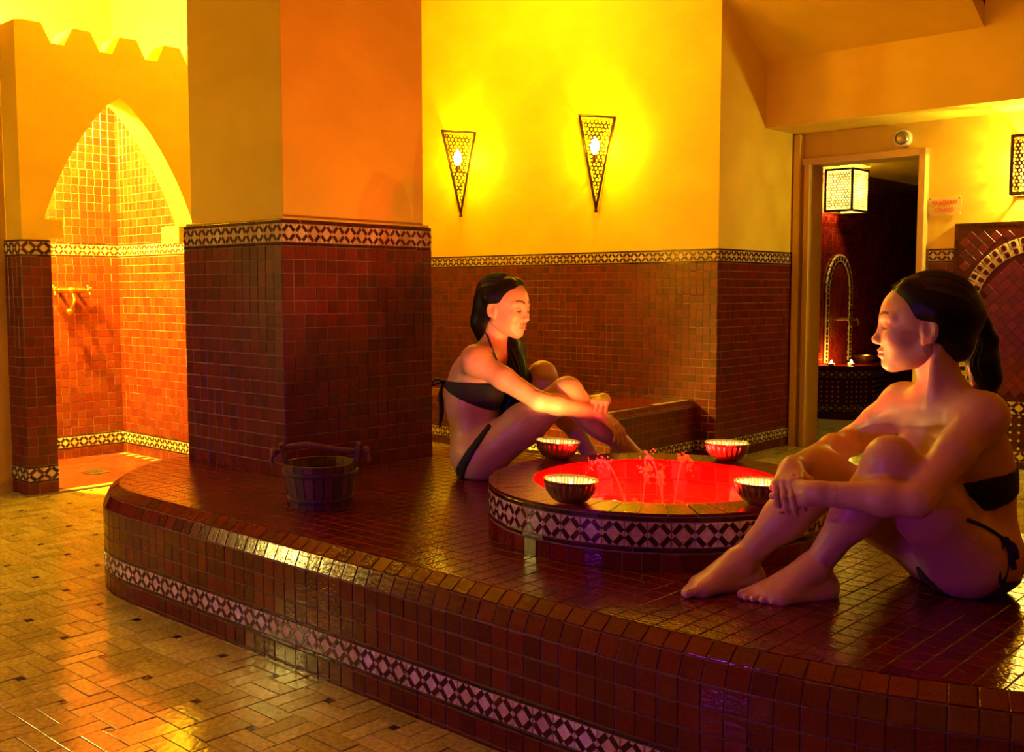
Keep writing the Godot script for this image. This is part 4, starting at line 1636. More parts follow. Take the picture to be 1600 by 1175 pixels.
func make_signs() -> void:
	# door plate
	var o := DOORL + U * 1.015 + UP * 1.595 - V * 0.012
	var t := thing("door_sign", "small clear plastic door sign with red lettering right of the doorway", "sign", o)
	var fr := Transform3D(Basis(U, UP, -V), Vector3.ZERO)
	var mb := MB.new()
	mb.box(fr, Vector3(0.20, 0.115, 0.005), 0.0015)
	obj("plate", mb, mats.plate, t)
	var font := SystemFont.new()
	font.font_names = PackedStringArray(["Droid Sans"])
	for q in [["HAMMAM", 0.022, 0.042], ["CHAUD", -0.022, 0.042]]:
		var tm := TextMesh.new()
		tm.text = q[0]
		tm.font = font
		tm.font_size = 32
		tm.pixel_size = 0.0011
		tm.depth = 0.001
		var o2 := inst("lettering", tm, mats.red_print, fr * Transform3D(Basis(), Vector3(0, q[1], 0.0035)), t)
	for k in 4:
		mb = MB.new()
		mb.lathe(PackedVector2Array([Vector2(0.005, 0.0), Vector2(0.005, 0.004), Vector2(0.001, 0.005)]), 12, fr * Transform3D(Basis(Vector3(1, 0, 0), PI / 2), Vector3(0.09 if k & 1 else -0.09, 0.047 if k & 2 else -0.047, 0.0)))
		obj("screw", mb, mats.steel, t)
	# round alarm above the door
	var al := thing("smoke_alarm", "round white smoke alarm on the wall above the doorway", "alarm", DOORL + U * 0.742 - V * 0.001 + UP * 2.035)
	var up := fr * Transform3D(Basis(Vector3(1, 0, 0), PI / 2), Vector3.ZERO)
	mb = MB.new()
	mb.lathe(PackedVector2Array([Vector2(0.055, 0.0), Vector2(0.056, 0.03), Vector2(0.050, 0.038), Vector2(0.042, 0.038)]), 30, up)
	obj("base", mb, mats.white_enamel, al)
	mb = MB.new()
	mb.lathe(PackedVector2Array([Vector2(0.042, 0.030), Vector2(0.040, 0.046), Vector2(0.024, 0.052), Vector2(0.001, 0.053)]), 30, up)
	obj("grille", mb, mats.steel, al)

# ---------------------------------------------------------------- implicit surfaces
class Field:
	var kind := PackedInt32Array()        # 0 tapered capsule, 1 ellipsoid
	var op := PackedInt32Array()          # 0 join, 1 cut away
	var a := PackedVector3Array()
	var ba := PackedVector3Array()
	var r1 := PackedFloat32Array()
	var dr := PackedFloat32Array()
	var il := PackedFloat32Array()
	var kk := PackedFloat32Array()
	var ex := PackedVector3Array()
	var ey := PackedVector3Array()
	var ez := PackedVector3Array()
	var er := PackedVector3Array()
	var grow := 0.0
	var plane_n := PackedVector3Array()   # cut by half-spaces: n . p - d < 0 stays
	var plane_d := PackedFloat32Array()
	func cap(p: Vector3, q: Vector3, ra: float, rb: float, k := 0.02, o := 0) -> void:
		kind.append(0)
		op.append(o)
		a.append(p)
		ba.append(q - p)
		r1.append(ra)
		dr.append(rb - ra)
		il.append(1.0 / maxf(1e-9, (q - p).length_squared()))
		kk.append(k)
		ex.append(Vector3.RIGHT)
		ey.append(Vector3.UP)
		ez.append(Vector3.BACK)
		er.append(Vector3.ONE)
	func chain(pts: Array, rad: Array, k := 0.02) -> void:
		for j in pts.size() - 1:
			cap(pts[j], pts[j + 1], rad[j], rad[j + 1], k)
	func ell(c: Vector3, x: Vector3, y: Vector3, r: Vector3, k := 0.02, o := 0) -> void:
		x = x.normalized()
		var z := x.cross(y).normalized()
		y = z.cross(x)
		kind.append(1)
		op.append(o)
		a.append(c)
		ba.append(Vector3.ZERO)
		r1.append(minf(r.x, minf(r.y, r.z)))
		dr.append(0)
		il.append(0)
		kk.append(k)
		ex.append(x)
		ey.append(y)
		ez.append(z)
		er.append(r)
	func keep_below(n: Vector3, p: Vector3) -> void:     # keeps the side that n points away from
		n = n.normalized()
		plane_n.append(n)
		plane_d.append(n.dot(p))
	func one(j: int, p: Vector3) -> float:
		if kind[j] == 0:
			var pa := p - a[j]
			var h := clampf(pa.dot(ba[j]) * il[j], 0.0, 1.0)
			return (pa - ba[j] * h).length() - r1[j] - dr[j] * h
		var q := p - a[j]
		var e := er[j]
		var l := Vector3(q.dot(ex[j]), q.dot(ey[j]), q.dot(ez[j])) / e
		var k0 := l.length()
		var k1 := (l / e).length()
		if k1 < 1e-6:
			return -r1[j]
		return k0 * (k0 - 1.0) / k1
	func value(p: Vector3, list: PackedInt32Array) -> float:
		var d := 1e3
		for j in list:
			var v: float
			if kind[j] == 0:
				var pa := p - a[j]
				var b := ba[j]
				var h := clampf(pa.dot(b) * il[j], 0.0, 1.0)
				v = (pa - b * h).length() - r1[j] - dr[j] * h
			else:
				var q := p - a[j]
				var e := er[j]
				var l := Vector3(q.dot(ex[j]), q.dot(ey[j]), q.dot(ez[j])) / e
				var k0 := l.length()
				var k1 := (l / e).length()
				v = k0 * (k0 - 1.0) / k1 if k1 > 1e-6 else -r1[j]
			var k := kk[j]
			if op[j] == 0:
				var h2 := maxf(k - absf(d - v), 0.0) / k
				d = minf(d, v) - h2 * h2 * k * 0.25
			else:
				var w := -v
				var h2 := maxf(k - absf(d - w), 0.0) / k
				d = maxf(d, w) + h2 * h2 * k * 0.25
		d -= grow
		for j in plane_n.size():
			d = maxf(d, plane_n[j].dot(p) - plane_d[j])
		return d
	func merge(o: Field) -> void:
		kind.append_array(o.kind)
		op.append_array(o.op)
		a.append_array(o.a)
		ba.append_array(o.ba)
		r1.append_array(o.r1)
		dr.append_array(o.dr)
		il.append_array(o.il)
		kk.append_array(o.kk)
		ex.append_array(o.ex)
		ey.append_array(o.ey)
		ez.append_array(o.ez)
		er.append_array(o.er)

# surface nets over the cells near the surface
func skin(f: Field, cell: float, mb: MB, paint = null) -> void:
	var lo := Vector3.ONE * 1e9
	var hi := Vector3.ONE * -1e9
	for j in f.kind.size():
		if f.op[j] == 1:
			continue
		var r := maxf(f.r1[j], f.r1[j] + f.dr[j]) if f.kind[j] == 0 else maxf(f.er[j].x, maxf(f.er[j].y, f.er[j].z))
		var e := Vector3.ONE * (r + f.grow + 0.012)
		lo = lo.min(f.a[j] - e).min(f.a[j] + f.ba[j] - e)
		hi = hi.max(f.a[j] + e).max(f.a[j] + f.ba[j] + e)
	var B := 6
	var nb := Vector3i(((hi - lo) / (cell * B)).ceil()) + Vector3i.ONE
	var nx := nb.x * B + 1
	var ny := nb.y * B + 1
	var nz := nb.z * B + 1
	var val := PackedFloat32Array()
	val.resize(nx * ny * nz)
	val.fill(1e4)
	var rad := cell * B * 0.8661
	var active := []
	var prims := f.kind.size()
	for bz in nb.z:
		for by in nb.y:
			for bx in nb.x:
				var c := lo + Vector3(bx + 0.5, by + 0.5, bz + 0.5) * (cell * B)
				var list := PackedInt32Array()
				var near := false
				for j in prims:
					var v := f.one(j, c)
					if f.kind[j] == 1 and v > 0:
						v *= 0.75
					if v < rad + f.kk[j] + f.grow + 0.002:
						list.append(j)
						if f.op[j] == 0:
							near = true
				if not near:
					continue
				var d := f.value(c, list)
				if d < -rad * 2.2 or d > rad * 2.2:
					continue
				active.append(Vector3i(bx, by, bz))
				for z in range(bz * B, bz * B + B + 1):
					for y in range(by * B, by * B + B + 1):
						var row := (z * ny + y) * nx
						for x in range(bx * B, bx * B + B + 1):
							if val[row + x] > 9e3:
								val[row + x] = f.value(lo + Vector3(x, y, z) * cell, list)
	var id := PackedInt32Array()
	id.resize(nx * ny * nz)
	id.fill(-1)
	var base := mb.p.size()
	var sx := 1
	var sy := nx
	var sz := nx * ny
	var off := [0, sx, sy, sx + sy, sz, sx + sz, sy + sz, sx + sy + sz]
	var edges := [[0, 1], [2, 3], [4, 5], [6, 7], [0, 2], [1, 3], [4, 6], [5, 7], [0, 4], [1, 5], [2, 6], [3, 7]]
	var corner := []
	for k in 8:
		corner.append(Vector3(k & 1, (k >> 1) & 1, (k >> 2) & 1))
	var cells := []
	for blk: Vector3i in active:
		for z in range(blk.z * B, blk.z * B + B):
			for y in range(blk.y * B, blk.y * B + B):
				for x in range(blk.x * B, blk.x * B + B):
					var q := (z * ny + y) * nx + x
					var neg := 0
					for k in 8:
						if val[q + off[k]] < 0.0:
							neg += 1
					if neg == 0 or neg == 8:
						continue
					var s := Vector3.ZERO
					var n := 0
					for e in edges:
						var v0 := val[q + off[e[0]]]
						var v1 := val[q + off[e[1]]]
						if (v0 < 0.0) != (v1 < 0.0):
							s += corner[e[0]].lerp(corner[e[1]], v0 / (v0 - v1))
							n += 1
					id[q] = mb.p.size()
					var at := lo + (Vector3(x, y, z) + s / n) * cell
					mb.p.append(at)
					mb.n.append(Vector3.ZERO)
					if mb.uses_col:
						mb.c.append(paint.at(at) if paint != null else mb.col)
					cells.append(q)
	var steps := [sx, sy, sz]
	for q: int in cells:
		var inside := val[q] < 0.0
		for ax in 3:
			if (val[q + steps[ax]] < 0.0) == inside:
				continue
			var u: int = steps[(ax + 1) % 3]
			var w: int = steps[(ax + 2) % 3]
			if q - u - w < 0:
				continue
			var i0 := id[q]
			var i1 := id[q - u]
			var i2 := id[q - u - w]
			var i3 := id[q - w]
			if i0 < 0 or i1 < 0 or i2 < 0 or i3 < 0:
				continue
			var nn := (mb.p[i2] - mb.p[i0]).cross(mb.p[i3] - mb.p[i1])
			# inside at the near corner: the surface looks along +ax, and the quad runs counter-clockwise about it
			if not inside:
				nn = -nn
				mb.i.append_array([i0, i1, i2, i0, i2, i3])
			else:
				mb.i.append_array([i0, i2, i1, i0, i3, i2])
			mb.n[i0] += nn
			mb.n[i1] += nn
			mb.n[i2] += nn
			mb.n[i3] += nn
	for k in range(base, mb.p.size()):
		mb.n[k] = mb.n[k].normalized() if mb.n[k].length_squared() > 0 else UP

# ---------------------------------------------------------------- parts of a figure
class Head:            # frame of a head: f forward, u up, l to its left, s size
	var o: Vector3
	var f: Vector3
	var u: Vector3
	var l: Vector3
	var s := 1.0
	func set_to(at: Vector3, fw: Vector3, upv: Vector3, size: float) -> void:
		o = at
		f = fw.normalized()
		l = upv.cross(f).normalized()
		u = f.cross(l).normalized()
		s = size
	func p(a: float, b: float, c: float) -> Vector3:
		return o + (f * a + u * b + l * c) * s
	func back(q: Vector3) -> Vector3:
		var r := (q - o) / s
		return Vector3(r.dot(f), r.dot(u), r.dot(l))

class FacePaint:
	var h: Head
	var base: Color
	var lip: Color
	var brow: Color
	func at(q: Vector3) -> Color:
		var r := h.back(q)
		var c := base
		var y := absf(r.z)
		if r.x > 0.055:
			# lips
			var dx := r.z / 0.0235
			var dy := (r.y + 0.0685) / 0.0105
			var m := 1.0 - (dx * dx + dy * dy)
			if m > 0.0:
				c = c.lerp(lip, clampf(m * 2.5, 0.0, 1.0))
			# brow: a thin arc over the eye
			var t := (y - 0.012) / 0.036
			if t > 0.0 and t < 1.0:
				var by := 0.0235 + 0.006 * sin(t * PI * 0.8)
				var bw := 0.0058 * (1.0 - 0.45 * t)
				var k := 1.0 - absf(r.y - by) / bw
				if k > 0.0:
					c = c.lerp(brow, clampf(k * 2.2, 0.0, 0.95))
			# lash line along the lowered lid
			t = (y - 0.0165) / 0.030
			if t > 0.0 and t < 1.0:
				var ly := -0.0075 - 0.003 * sin(t * PI)
				var k := 1.0 - absf(r.y - ly) / 0.0042
				if k > 0.0:
					c = c.lerp(brow, clampf(k * 2.2, 0.0, 0.95))
			# nostrils
			var nx := Vector3(r.x - 0.096, r.y + 0.046, y - 0.008).length()
			if nx < 0.005:
				c = c.lerp(lip * 0.4, 0.7)
		return c

func head_field(h: Head) -> Field:
	var f := Field.new()
	var F := h.f
	var L := h.l
	var W := h.u
	var s := h.s
	f.ell(h.p(-0.020, 0.030, 0), F, W, Vector3(0.097, 0.084, 0.074) * s, 0.03)
	f.ell(h.p(0.022, -0.022, 0), F, W, Vector3(0.068, 0.078, 0.060) * s, 0.03)
	f.ell(h.p(0.032, 0.030, 0), F, W, Vector3(0.055, 0.052, 0.058) * s, 0.03)
	f.ell(h.p(0.036, -0.068, 0), F, W, Vector3(0.047, 0.034, 0.042) * s, 0.03)
	f.cap(h.p(-0.005, -0.058, 0.050), h.p(0.058, -0.090, 0.012), 0.016 * s, 0.015 * s, 0.025)
	f.cap(h.p(-0.005, -0.058, -0.050), h.p(0.058, -0.090, -0.012), 0.016 * s, 0.015 * s, 0.025)
	f.ell(h.p(0.070, -0.095, 0), F, W, Vector3(0.017, 0.015, 0.018) * s, 0.018)
	for e in [-1.0, 1.0]:
		f.ell(h.p(0.058, -0.028, 0.034 * e), F, W, Vector3(0.028, 0.026, 0.022) * s, 0.024)
		f.cap(h.p(0.081, 0.014, 0.012 * e), h.p(0.068, 0.016, 0.046 * e), 0.009 * s, 0.008 * s, 0.016)
		f.ell(h.p(0.101, -0.004, 0.032 * e), F, W, Vector3(0.016, 0.012, 0.018) * s, 0.016, 1)
		f.ell(h.p(0.0705, -0.003, 0.032 * e), F, W, Vector3(0.0165, 0.0125, 0.0185) * s, 0.005)
		f.ell(h.p(0.092, -0.041, 0.0105 * e), F, W, Vector3(0.010, 0.0075, 0.0075) * s, 0.006)
	f.cap(h.p(0.083, 0.008, 0), h.p(0.099, -0.033, 0), 0.0065 * s, 0.0085 * s, 0.014)
	f.ell(h.p(0.1015, -0.036, 0), F, W, Vector3(0.0105, 0.0095, 0.0105) * s, 0.008)
	f.ell(h.p(0.0875, -0.062, 0), F, W, Vector3(0.0125, 0.0062, 0.021) * s, 0.006)
	f.ell(h.p(0.0860, -0.0745, 0), F, W, Vector3(0.0125, 0.0068, 0.018) * s, 0.006)
	f.cap(h.p(0.100, -0.0682, 0.020), h.p(0.100, -0.0682, -0.020), 0.0022 * s, 0.0022 * s, 0.003, 1)
	for e in [-1.0, 1.0]:
		var tilt: Vector3 = (W + F * -0.25).normalized()
		var c := h.p(-0.012, -0.012, 0.072 * e)
		f.ell(c, (F + L * (-0.35 * e)).normalized(), tilt, Vector3(0.020, 0.032, 0.0085) * s, 0.006)
		f.ell(h.p(-0.008, -0.008, 0.080 * e), (F + L * (-0.35 * e)).normalized(), tilt, Vector3(0.011, 0.018, 0.007) * s, 0.006, 1)
		f.ell(h.p(-0.001, -0.036, 0.070 * e), F, W, Vector3(0.008, 0.010, 0.006) * s, 0.005)
	return f

func finger(f: Field, p: Vector3, d: Vector3, down: Vector3, len: Array, bend: Array, r: float) -> void:
	var axis := d.cross(down).normalized()
	var q := p
	var dir := d.normalized()
	var rr := r
	for k in 3:
		dir = dir.rotated(axis, bend[k])
		var e: Vector3 = q + dir * float(len[k])
		f.cap(q, e, rr, rr * 0.9, 0.0035)
		q = e
		rr *= 0.9

# wrist: where the hand begins; d: towards the knuckles; back: out of the back of the hand; thumb: towards the thumb side
func hand(f: Field, wrist: Vector3, d: Vector3, back: Vector3, thumb: Vector3, curl: Array, s := 1.0, thumb_in := 0.5) -> void:
	d = d.normalized()
	thumb = (thumb - d * thumb.dot(d)).normalized()
	back = (back - d * back.dot(d) - thumb * back.dot(thumb)).normalized()
	var down := -back
	f.cap(wrist - d * 0.02 * s, wrist + d * 0.015 * s, 0.0235 * s, 0.023 * s, 0.012)
	for k in 4:
		var x := (1.5 - k) * 0.0185 * s
		f.cap(wrist + d * 0.012 * s + thumb * (x * 0.55), wrist + d * ((0.078 - absf(k - 1.0) * 0.004) * s) + thumb * x, 0.0145 * s, 0.0105 * s, 0.012)
	var ln := [[0.036, 0.024, 0.019], [0.040, 0.027, 0.020], [0.037, 0.025, 0.019], [0.029, 0.019, 0.017]]
	for k in 4:
		var x := (1.5 - k) * 0.0185 * s
		var l := []
		for v in ln[k]:
			l.append(v * s)
		finger(f, wrist + d * ((0.080 - absf(k - 1.0) * 0.004) * s) + thumb * x, (d + thumb * (1.5 - k) * 0.05).normalized(), down, l, curl[k], 0.0088 * s * (0.9 if k == 3 else 1.0))
	# thumb leaves the side of the palm near its base
	var b := wrist + d * 0.022 * s + thumb * 0.018 * s + down * 0.006 * s
	var m := b + (d * 0.62 + thumb * 0.62 + down * 0.35 * thumb_in).normalized() * 0.040 * s
	var e := m + (d * 0.8 + thumb * (0.5 - thumb_in * 0.7) + down * thumb_in).normalized() * 0.031 * s
	var g := e + (d * 0.8 + thumb * (0.2 - thumb_in * 0.7) + down * thumb_in).normalized() * 0.024 * s
	f.cap(b, m, 0.0145 * s, 0.0105 * s, 0.010)
	f.cap(m, e, 0.0102 * s, 0.0092 * s, 0.003)
	f.cap(e, g, 0.0092 * s, 0.0078 * s, 0.003)

# heel on the ground, fw along the foot, side towards the big toe
func foot(f: Field, ankle: Vector3, heel: Vector3, fw: Vector3, side: Vector3, ground: float, s := 1.0) -> void:
	fw.y = 0
	fw = fw.normalized()
	side.y = 0
	side = (side - fw * side.dot(fw)).normalized()
	var g := Vector3(heel.x, ground, heel.z)
	f.ell(g + UP * 0.030 * s + fw * 0.004, fw, UP, Vector3(0.036, 0.030, 0.028) * s, 0.02)
	f.cap(ankle, g + UP * 0.032 * s, 0.031 * s, 0.026 * s, 0.02)
	for k in 5:
		var x := (2.0 - k) * 0.0165 * s
		var reach := [0.165, 0.168, 0.162, 0.152, 0.140]
		var ball: Vector3 = g + fw * (reach[k] * s) + side * x + UP * ((0.017 if k == 0 else 0.0135) * s)
		f.cap(ankle + fw * 0.012 * s + side * x * 0.3 - UP * 0.004, ball, 0.027 * s, 0.0145 * s, 0.02)
		f.cap(g + UP * 0.018 * s + side * x * 0.5, ball, 0.020 * s, 0.013 * s, 0.02)
		var tl := [0.046, 0.042, 0.037, 0.032, 0.026]
		var tr := [0.0125, 0.0092, 0.0088, 0.0084, 0.0082]
		var mid: Vector3 = ball + fw * (tl[k] * 0.5 * s) + UP * (0.002 * s)
		mid.y = ground + tr[k] * s * 1.35
		var tip: Vector3 = ball + fw * (tl[k] * s)
		tip.y = ground + tr[k] * s
		f.cap(ball, mid, 0.0115 * s if k else 0.014 * s, tr[k] * s, 0.006)
		f.cap(mid, tip, tr[k] * s, tr[k] * 0.95 * s, 0.003)
	for e in [-1.0, 1.0]:
		f.ell(ankle + side * (0.027 * e * s) - UP * 0.004, UP, fw, Vector3(0.012, 0.012, 0.010) * s, 0.012)

# the point where the line of sight through a photograph pixel meets a figure's surface, lifted off it a little
func touch(f: Field, x: float, y: float, lift := 0.003, from := 1.7) -> Vector3:
	var all := PackedInt32Array(range(f.kind.size()))
	var d := (px(x, y, 1.0) - EYE).normalized()
	var t := from
	for k in 60:
		var v := f.value(EYE + d * t, all)
		if v < lift or t > 6.0:
			break
		t += v * 0.8
	return EYE + d * t

func ribbon(mb: MB, pts: Array, r := 0.0035) -> void:
	var c := Curve3D.new()
	for k in pts.size():
		var d: Vector3 = (pts[mini(k + 1, pts.size() - 1)] - pts[maxi(k - 1, 0)]) * 0.2
		c.add_point(pts[k], -d, d)
	c.bake_interval = 0.006
	mb.tube(c.get_baked_points(), r, 7)

func skin_material() -> StandardMaterial3D:
	var m := mat(Color.WHITE, 0.42)
	m.vertex_color_use_as_albedo = true
	m.subsurf_scatter_enabled = true
	m.subsurf_scatter_strength = 0.06
	return m

const SKIN := Color(0.52, 0.28, 0.17)     # linear


# ---------------------------------------------------------------- the woman at the back, loose hair, facing the fountain
func make_woman_loose_hair() -> void:
	var root := thing("person", "seated woman in a black bikini with long loose hair hugging her knees", "person", px(745, 750, 3.93))
	root.position.y = HP
	var rel := -root.position
	var fw := Vector3(0.96, 0, 0.28).normalized()
	var rt := fw.cross(UP)              # her right, towards the camera
	var torso := Field.new()
	var pelvis := px(757, 707, 3.97)
	var waist := px(742, 660, 3.97)
	var chest := px(742, 598, 3.97)
	var neck := px(768, 545, 3.97)
	var shR := px(743, 563, 3.82)
	var shL := px(775, 566, 4.10)
	var spine := (neck - pelvis).normalized()
	torso.ell(pelvis + UP * 0.01, rt, UP, Vector3(0.158, 0.095, 0.115), 0.05)
	torso.ell(px(747, 716, 3.89) + UP * 0.004, fw, UP, Vector3(0.098, 0.092, 0.085), 0.05)
	torso.ell(px(752, 713, 4.07) + UP * 0.004, fw, UP, Vector3(0.098, 0.092, 0.085), 0.05)
	torso.ell(waist, rt, UP, Vector3(0.118, 0.11, 0.088), 0.06)
	torso.ell(px(738, 630, 3.97), rt, UP, Vector3(0.122, 0.09, 0.092), 0.06)
	torso.ell(chest, rt, spine, Vector3(0.132, 0.125, 0.098), 0.06)
	torso.cap(shR - UP * 0.005, shL - UP * 0.005, 0.046, 0.046, 0.06)
	torso.cap(neck - spine * 0.03, shR + UP * 0.012, 0.043, 0.034, 0.05)
	torso.cap(neck - spine * 0.03, shL + UP * 0.012, 0.043, 0.034, 0.05)
	for e in [-1.0, 1.0]:
		torso.ell(chest + fw * 0.078 - UP * 0.030 + rt * (0.066 * e), fw, UP, Vector3(0.052, 0.056, 0.056), 0.035)
	var body := Field.new()
	body.merge(torso)
	var h := Head.new()
	h.set_to(px(789, 479, 3.94), Vector3(0.83, -0.10, 0.53), Vector3(0.06, 1, 0.0), 0.985)
	body.cap(neck - spine * 0.01 - UP * 0.015, h.p(-0.022, -0.055, 0), 0.050, 0.046, 0.03)
	# legs
	var hipR := px(756, 710, 3.88)
	var hipL := px(762, 708, 4.06)
	var kneeR := px(886, 613, 3.80)
	var kneeL := px(847, 587, 4.05)
	var ankR := px(1002, 722, 3.86)
	var ankL := px(926, 716, 4.06)
	leg(body, hipR, kneeR, ankR)
	leg(body, hipL, kneeL, ankL)
	var lower := Field.new()
	lower.merge(body)
	# arms
	var elbR := px(842, 627, 3.70)
	var wriR := px(934, 646, 3.78)
	arm(body, shR, elbR, wriR)
	var elbL := px(880, 640, 4.16)
	var wriL := px(943, 625, 3.84)
	arm(body, shL, elbL, wriL)
	var mb := MB.new()
	mb.uses_col = true
	mb.col = SKIN
	body.keep_below(-UP, UP * (HP + 0.0016))
	skin(body, 0.0105, mb)
	# head
	var fp := FacePaint.new()
	fp.h = h
	fp.base = SKIN
	fp.lip = Color(0.42, 0.13, 0.11)
	fp.brow = Color(0.03, 0.02, 0.016)
	skin(head_field(h), 0.0034, mb, fp)
	# hands: the left one clasps the right wrist, the right one hangs over the shin
	var hf := Field.new()
	forearm(hf, elbR, wriR)
	hand(hf, wriR, px(966, 668, 3.76) - wriR, Vector3(0.35, 0.6, 0.7), Vector3(-0.3, 0.5, -0.8), [[0.25, 0.5, 0.3], [0.3, 0.5, 0.3], [0.35, 0.55, 0.35], [0.4, 0.6, 0.4]], 0.95, 0.4)
	skin(hf, 0.0034, mb)
	hf = Field.new()
	forearm(hf, elbL, wriL)
	hand(hf, wriL, px(935, 629, 3.75) - wriL, Vector3(0.25, 0.95, 0.1), Vector3(-0.95, 0.1, -0.1), [[0.95, 0.85, 0.5], [1.0, 0.85, 0.5], [1.05, 0.85, 0.5], [1.1, 0.85, 0.5]], 0.93, 0.7)
	skin(hf, 0.0034, mb)
	# feet
	hf = Field.new()
	hf.cap(kneeR.lerp(ankR, 0.62), ankR, 0.0399, 0.030, 0.02)
	foot(hf, ankR, ankR + Vector3(-0.035, 0, -0.005), Vector3(0.95, 0, 0.1), Vector3(0, 0, -1), HP, 0.95)
	skin(hf, 0.005, mb)
	hf = Field.new()
	hf.cap(kneeL.lerp(ankL, 0.62), ankL, 0.0399, 0.030, 0.02)
	foot(hf, ankL, ankL + Vector3(-0.035, 0, -0.005), Vector3(0.98, 0, 0.0), Vector3(0, 0, 1), HP, 0.95)
	skin(hf, 0.005, mb)
	for k in mb.p.size():
		mb.p[k] += rel
	obj("body", mb, mats.skin, root)
	# hair
	var hair := Field.new()
	hair_cap(hair, h)
	hair.chain([h.p(-0.075, -0.02, 0.0), h.p(-0.085, -0.07, 0.0), h.p(-0.07, -0.115, 0.02), h.p(-0.045, -0.15, 0.06)], [0.055, 0.05, 0.045, 0.04], 0.03)
	hair.chain([h.p(-0.05, -0.12, 0.05), px(795, 545, 4.02), px(807, 590, 3.97), px(800, 622, 3.95), px(790, 648, 3.93)], [0.04, 0.04, 0.036, 0.036, 0.020], 0.03)
	hair.chain([h.p(-0.03, -0.10, 0.06), px(806, 548, 4.06), px(818, 592, 4.0), px(806, 632, 3.97)], [0.03, 0.03, 0.026, 0.018], 0.03)
	var hb := MB.new()
	skin(hair, 0.005, hb)
	for k in hb.p.size():
		hb.p[k] += rel
	var hn := obj("hair", hb, mats.hair, root)
	# locks that show as separate strands on the loose hair and the crown
	hb = MB.new()
	for k in 30:
		var a := rng.randf_range(-1, 1)
		var b := rng.randf_range(-1, 1)
		var p0: Vector3 = h.p(-0.05, -0.11, 0.05) + rt * (0.02 * a)
		ribbon(hb, [p0, px(797 + 12 * a, 545, 4.0 - 0.03 * b), px(811 + 12 * a, 590, 3.95 - 0.03 * b), px(802 + 11 * a, 625, 3.94 - 0.03 * b), px(792 + 9 * a, 652 + 8 * b, 3.93 - 0.02 * b)], 0.0022)
	hair_combed(hb, h, h.p(-0.085, -0.06, 0.0), 46)
	for k in hb.p.size():
		hb.p[k] += rel
	var st := obj("hair_strands", hb, mats.hair_light, hn)
	st.set_meta("kind", "stuff")
	# bikini
	var top := Field.new()
	top.merge(torso)
	top.grow = 0.0045
	var back_pt := px(692, 594, 3.97)
	top.keep_below(UP + fw * 0.02, back_pt + UP * 0.004)
	top.keep_below(-(UP + fw * 0.43), back_pt - UP * 0.016)
	var tb := MB.new()
	skin(top, 0.0075, tb)
	var nk := []
	for q in [[756, 512], [762, 526], [768, 541], [772, 552], [776, 562]]:
		nk.append(touch(body, q[0], q[1], 0.002))
	ribbon(tb, nk, 0.0033)
	var kt := px(694, 597, 3.95)
	ribbon(tb, [kt + fw * 0.02, kt, px(684, 599, 3.93), px(675, 602, 3.92), px(680, 593, 3.92), kt], 0.0045)
	ribbon(tb, [kt, px(687, 615, 3.93), px(688, 640, 3.92), px(687, 668, 3.91)], 0.0055)
	ribbon(tb, [kt, px(690, 612, 3.94), px(692, 640, 3.93), px(689, 660, 3.93)], 0.0045)
	tb.ball(kt, Vector3(0.012, 0.010, 0.010), 10, 8)
	for k in tb.p.size():
		tb.p[k] += rel
	obj("bikini_top", tb, mats.black_cloth, root)
	var bot := Field.new()
	bot.merge(lower)
	bot.grow = 0.005
	bot.keep_below(-UP, UP * (HP + 0.0015))
	var along := (px(768, 675, 3.86) - px(716, 738, 3.86)).normalized()
	var mm := rt.cross(along).normalized()
	if mm.y < 0:
		mm = -mm
	var mid := px(742, 702, 3.86)
	bot.keep_below(along, px(774, 668, 3.86))
	bot.keep_below(mm + along * -0.06, mid + mm * 0.013)
	bot.keep_below(-mm + along * 0.16, mid - mm * 0.018)
	tb = MB.new()
	skin(bot, 0.0075, tb)
	for k in tb.p.size():
		tb.p[k] += rel
	obj("bikini_bottom", tb, mats.black_cloth, root)

func leg(f: Field, hip: Vector3, knee: Vector3, ankle: Vector3) -> void:
	var th := (knee - hip)
	f.cap(hip, hip + th * 0.5, 0.088, 0.074, 0.03)
	f.cap(hip + th * 0.5, knee, 0.074, 0.052, 0.03)
	var sh := ankle - knee
	var bk := -(th.normalized() * -1.0 + sh.normalized()).normalized()    # points away from the knee cap
	bk = (-th.normalized() - sh.normalized() * -1.0)
	bk = (bk - sh.normalized() * bk.dot(sh.normalized())).normalized()
	f.cap(knee, knee + sh * 0.5, 0.050, 0.043, 0.03)
	f.cap(knee + sh * 0.5, ankle, 0.043, 0.030, 0.03)
	f.ell(knee + sh * 0.30 + bk * 0.014, sh, bk, Vector3(0.105, 0.047, 0.046), 0.03)
	f.ell(knee - bk * 0.006, sh, bk, Vector3(0.046, 0.046, 0.046), 0.02)

func arm(f: Field, sh: Vector3, el: Vector3, wr: Vector3) -> void:
	f.cap(sh, sh.lerp(el, 0.45), 0.047, 0.041, 0.03)
	f.cap(sh.lerp(el, 0.45), el, 0.041, 0.034, 0.02)
	f.cap(el, el.lerp(wr, 0.3), 0.034, 0.0365, 0.02)
	f.cap(el.lerp(wr, 0.3), wr, 0.0365, 0.0245, 0.02)

func forearm(f: Field, el: Vector3, wr: Vector3) -> void:
	f.cap(el.lerp(wr, 0.75), wr, 0.0288, 0.0245, 0.012)

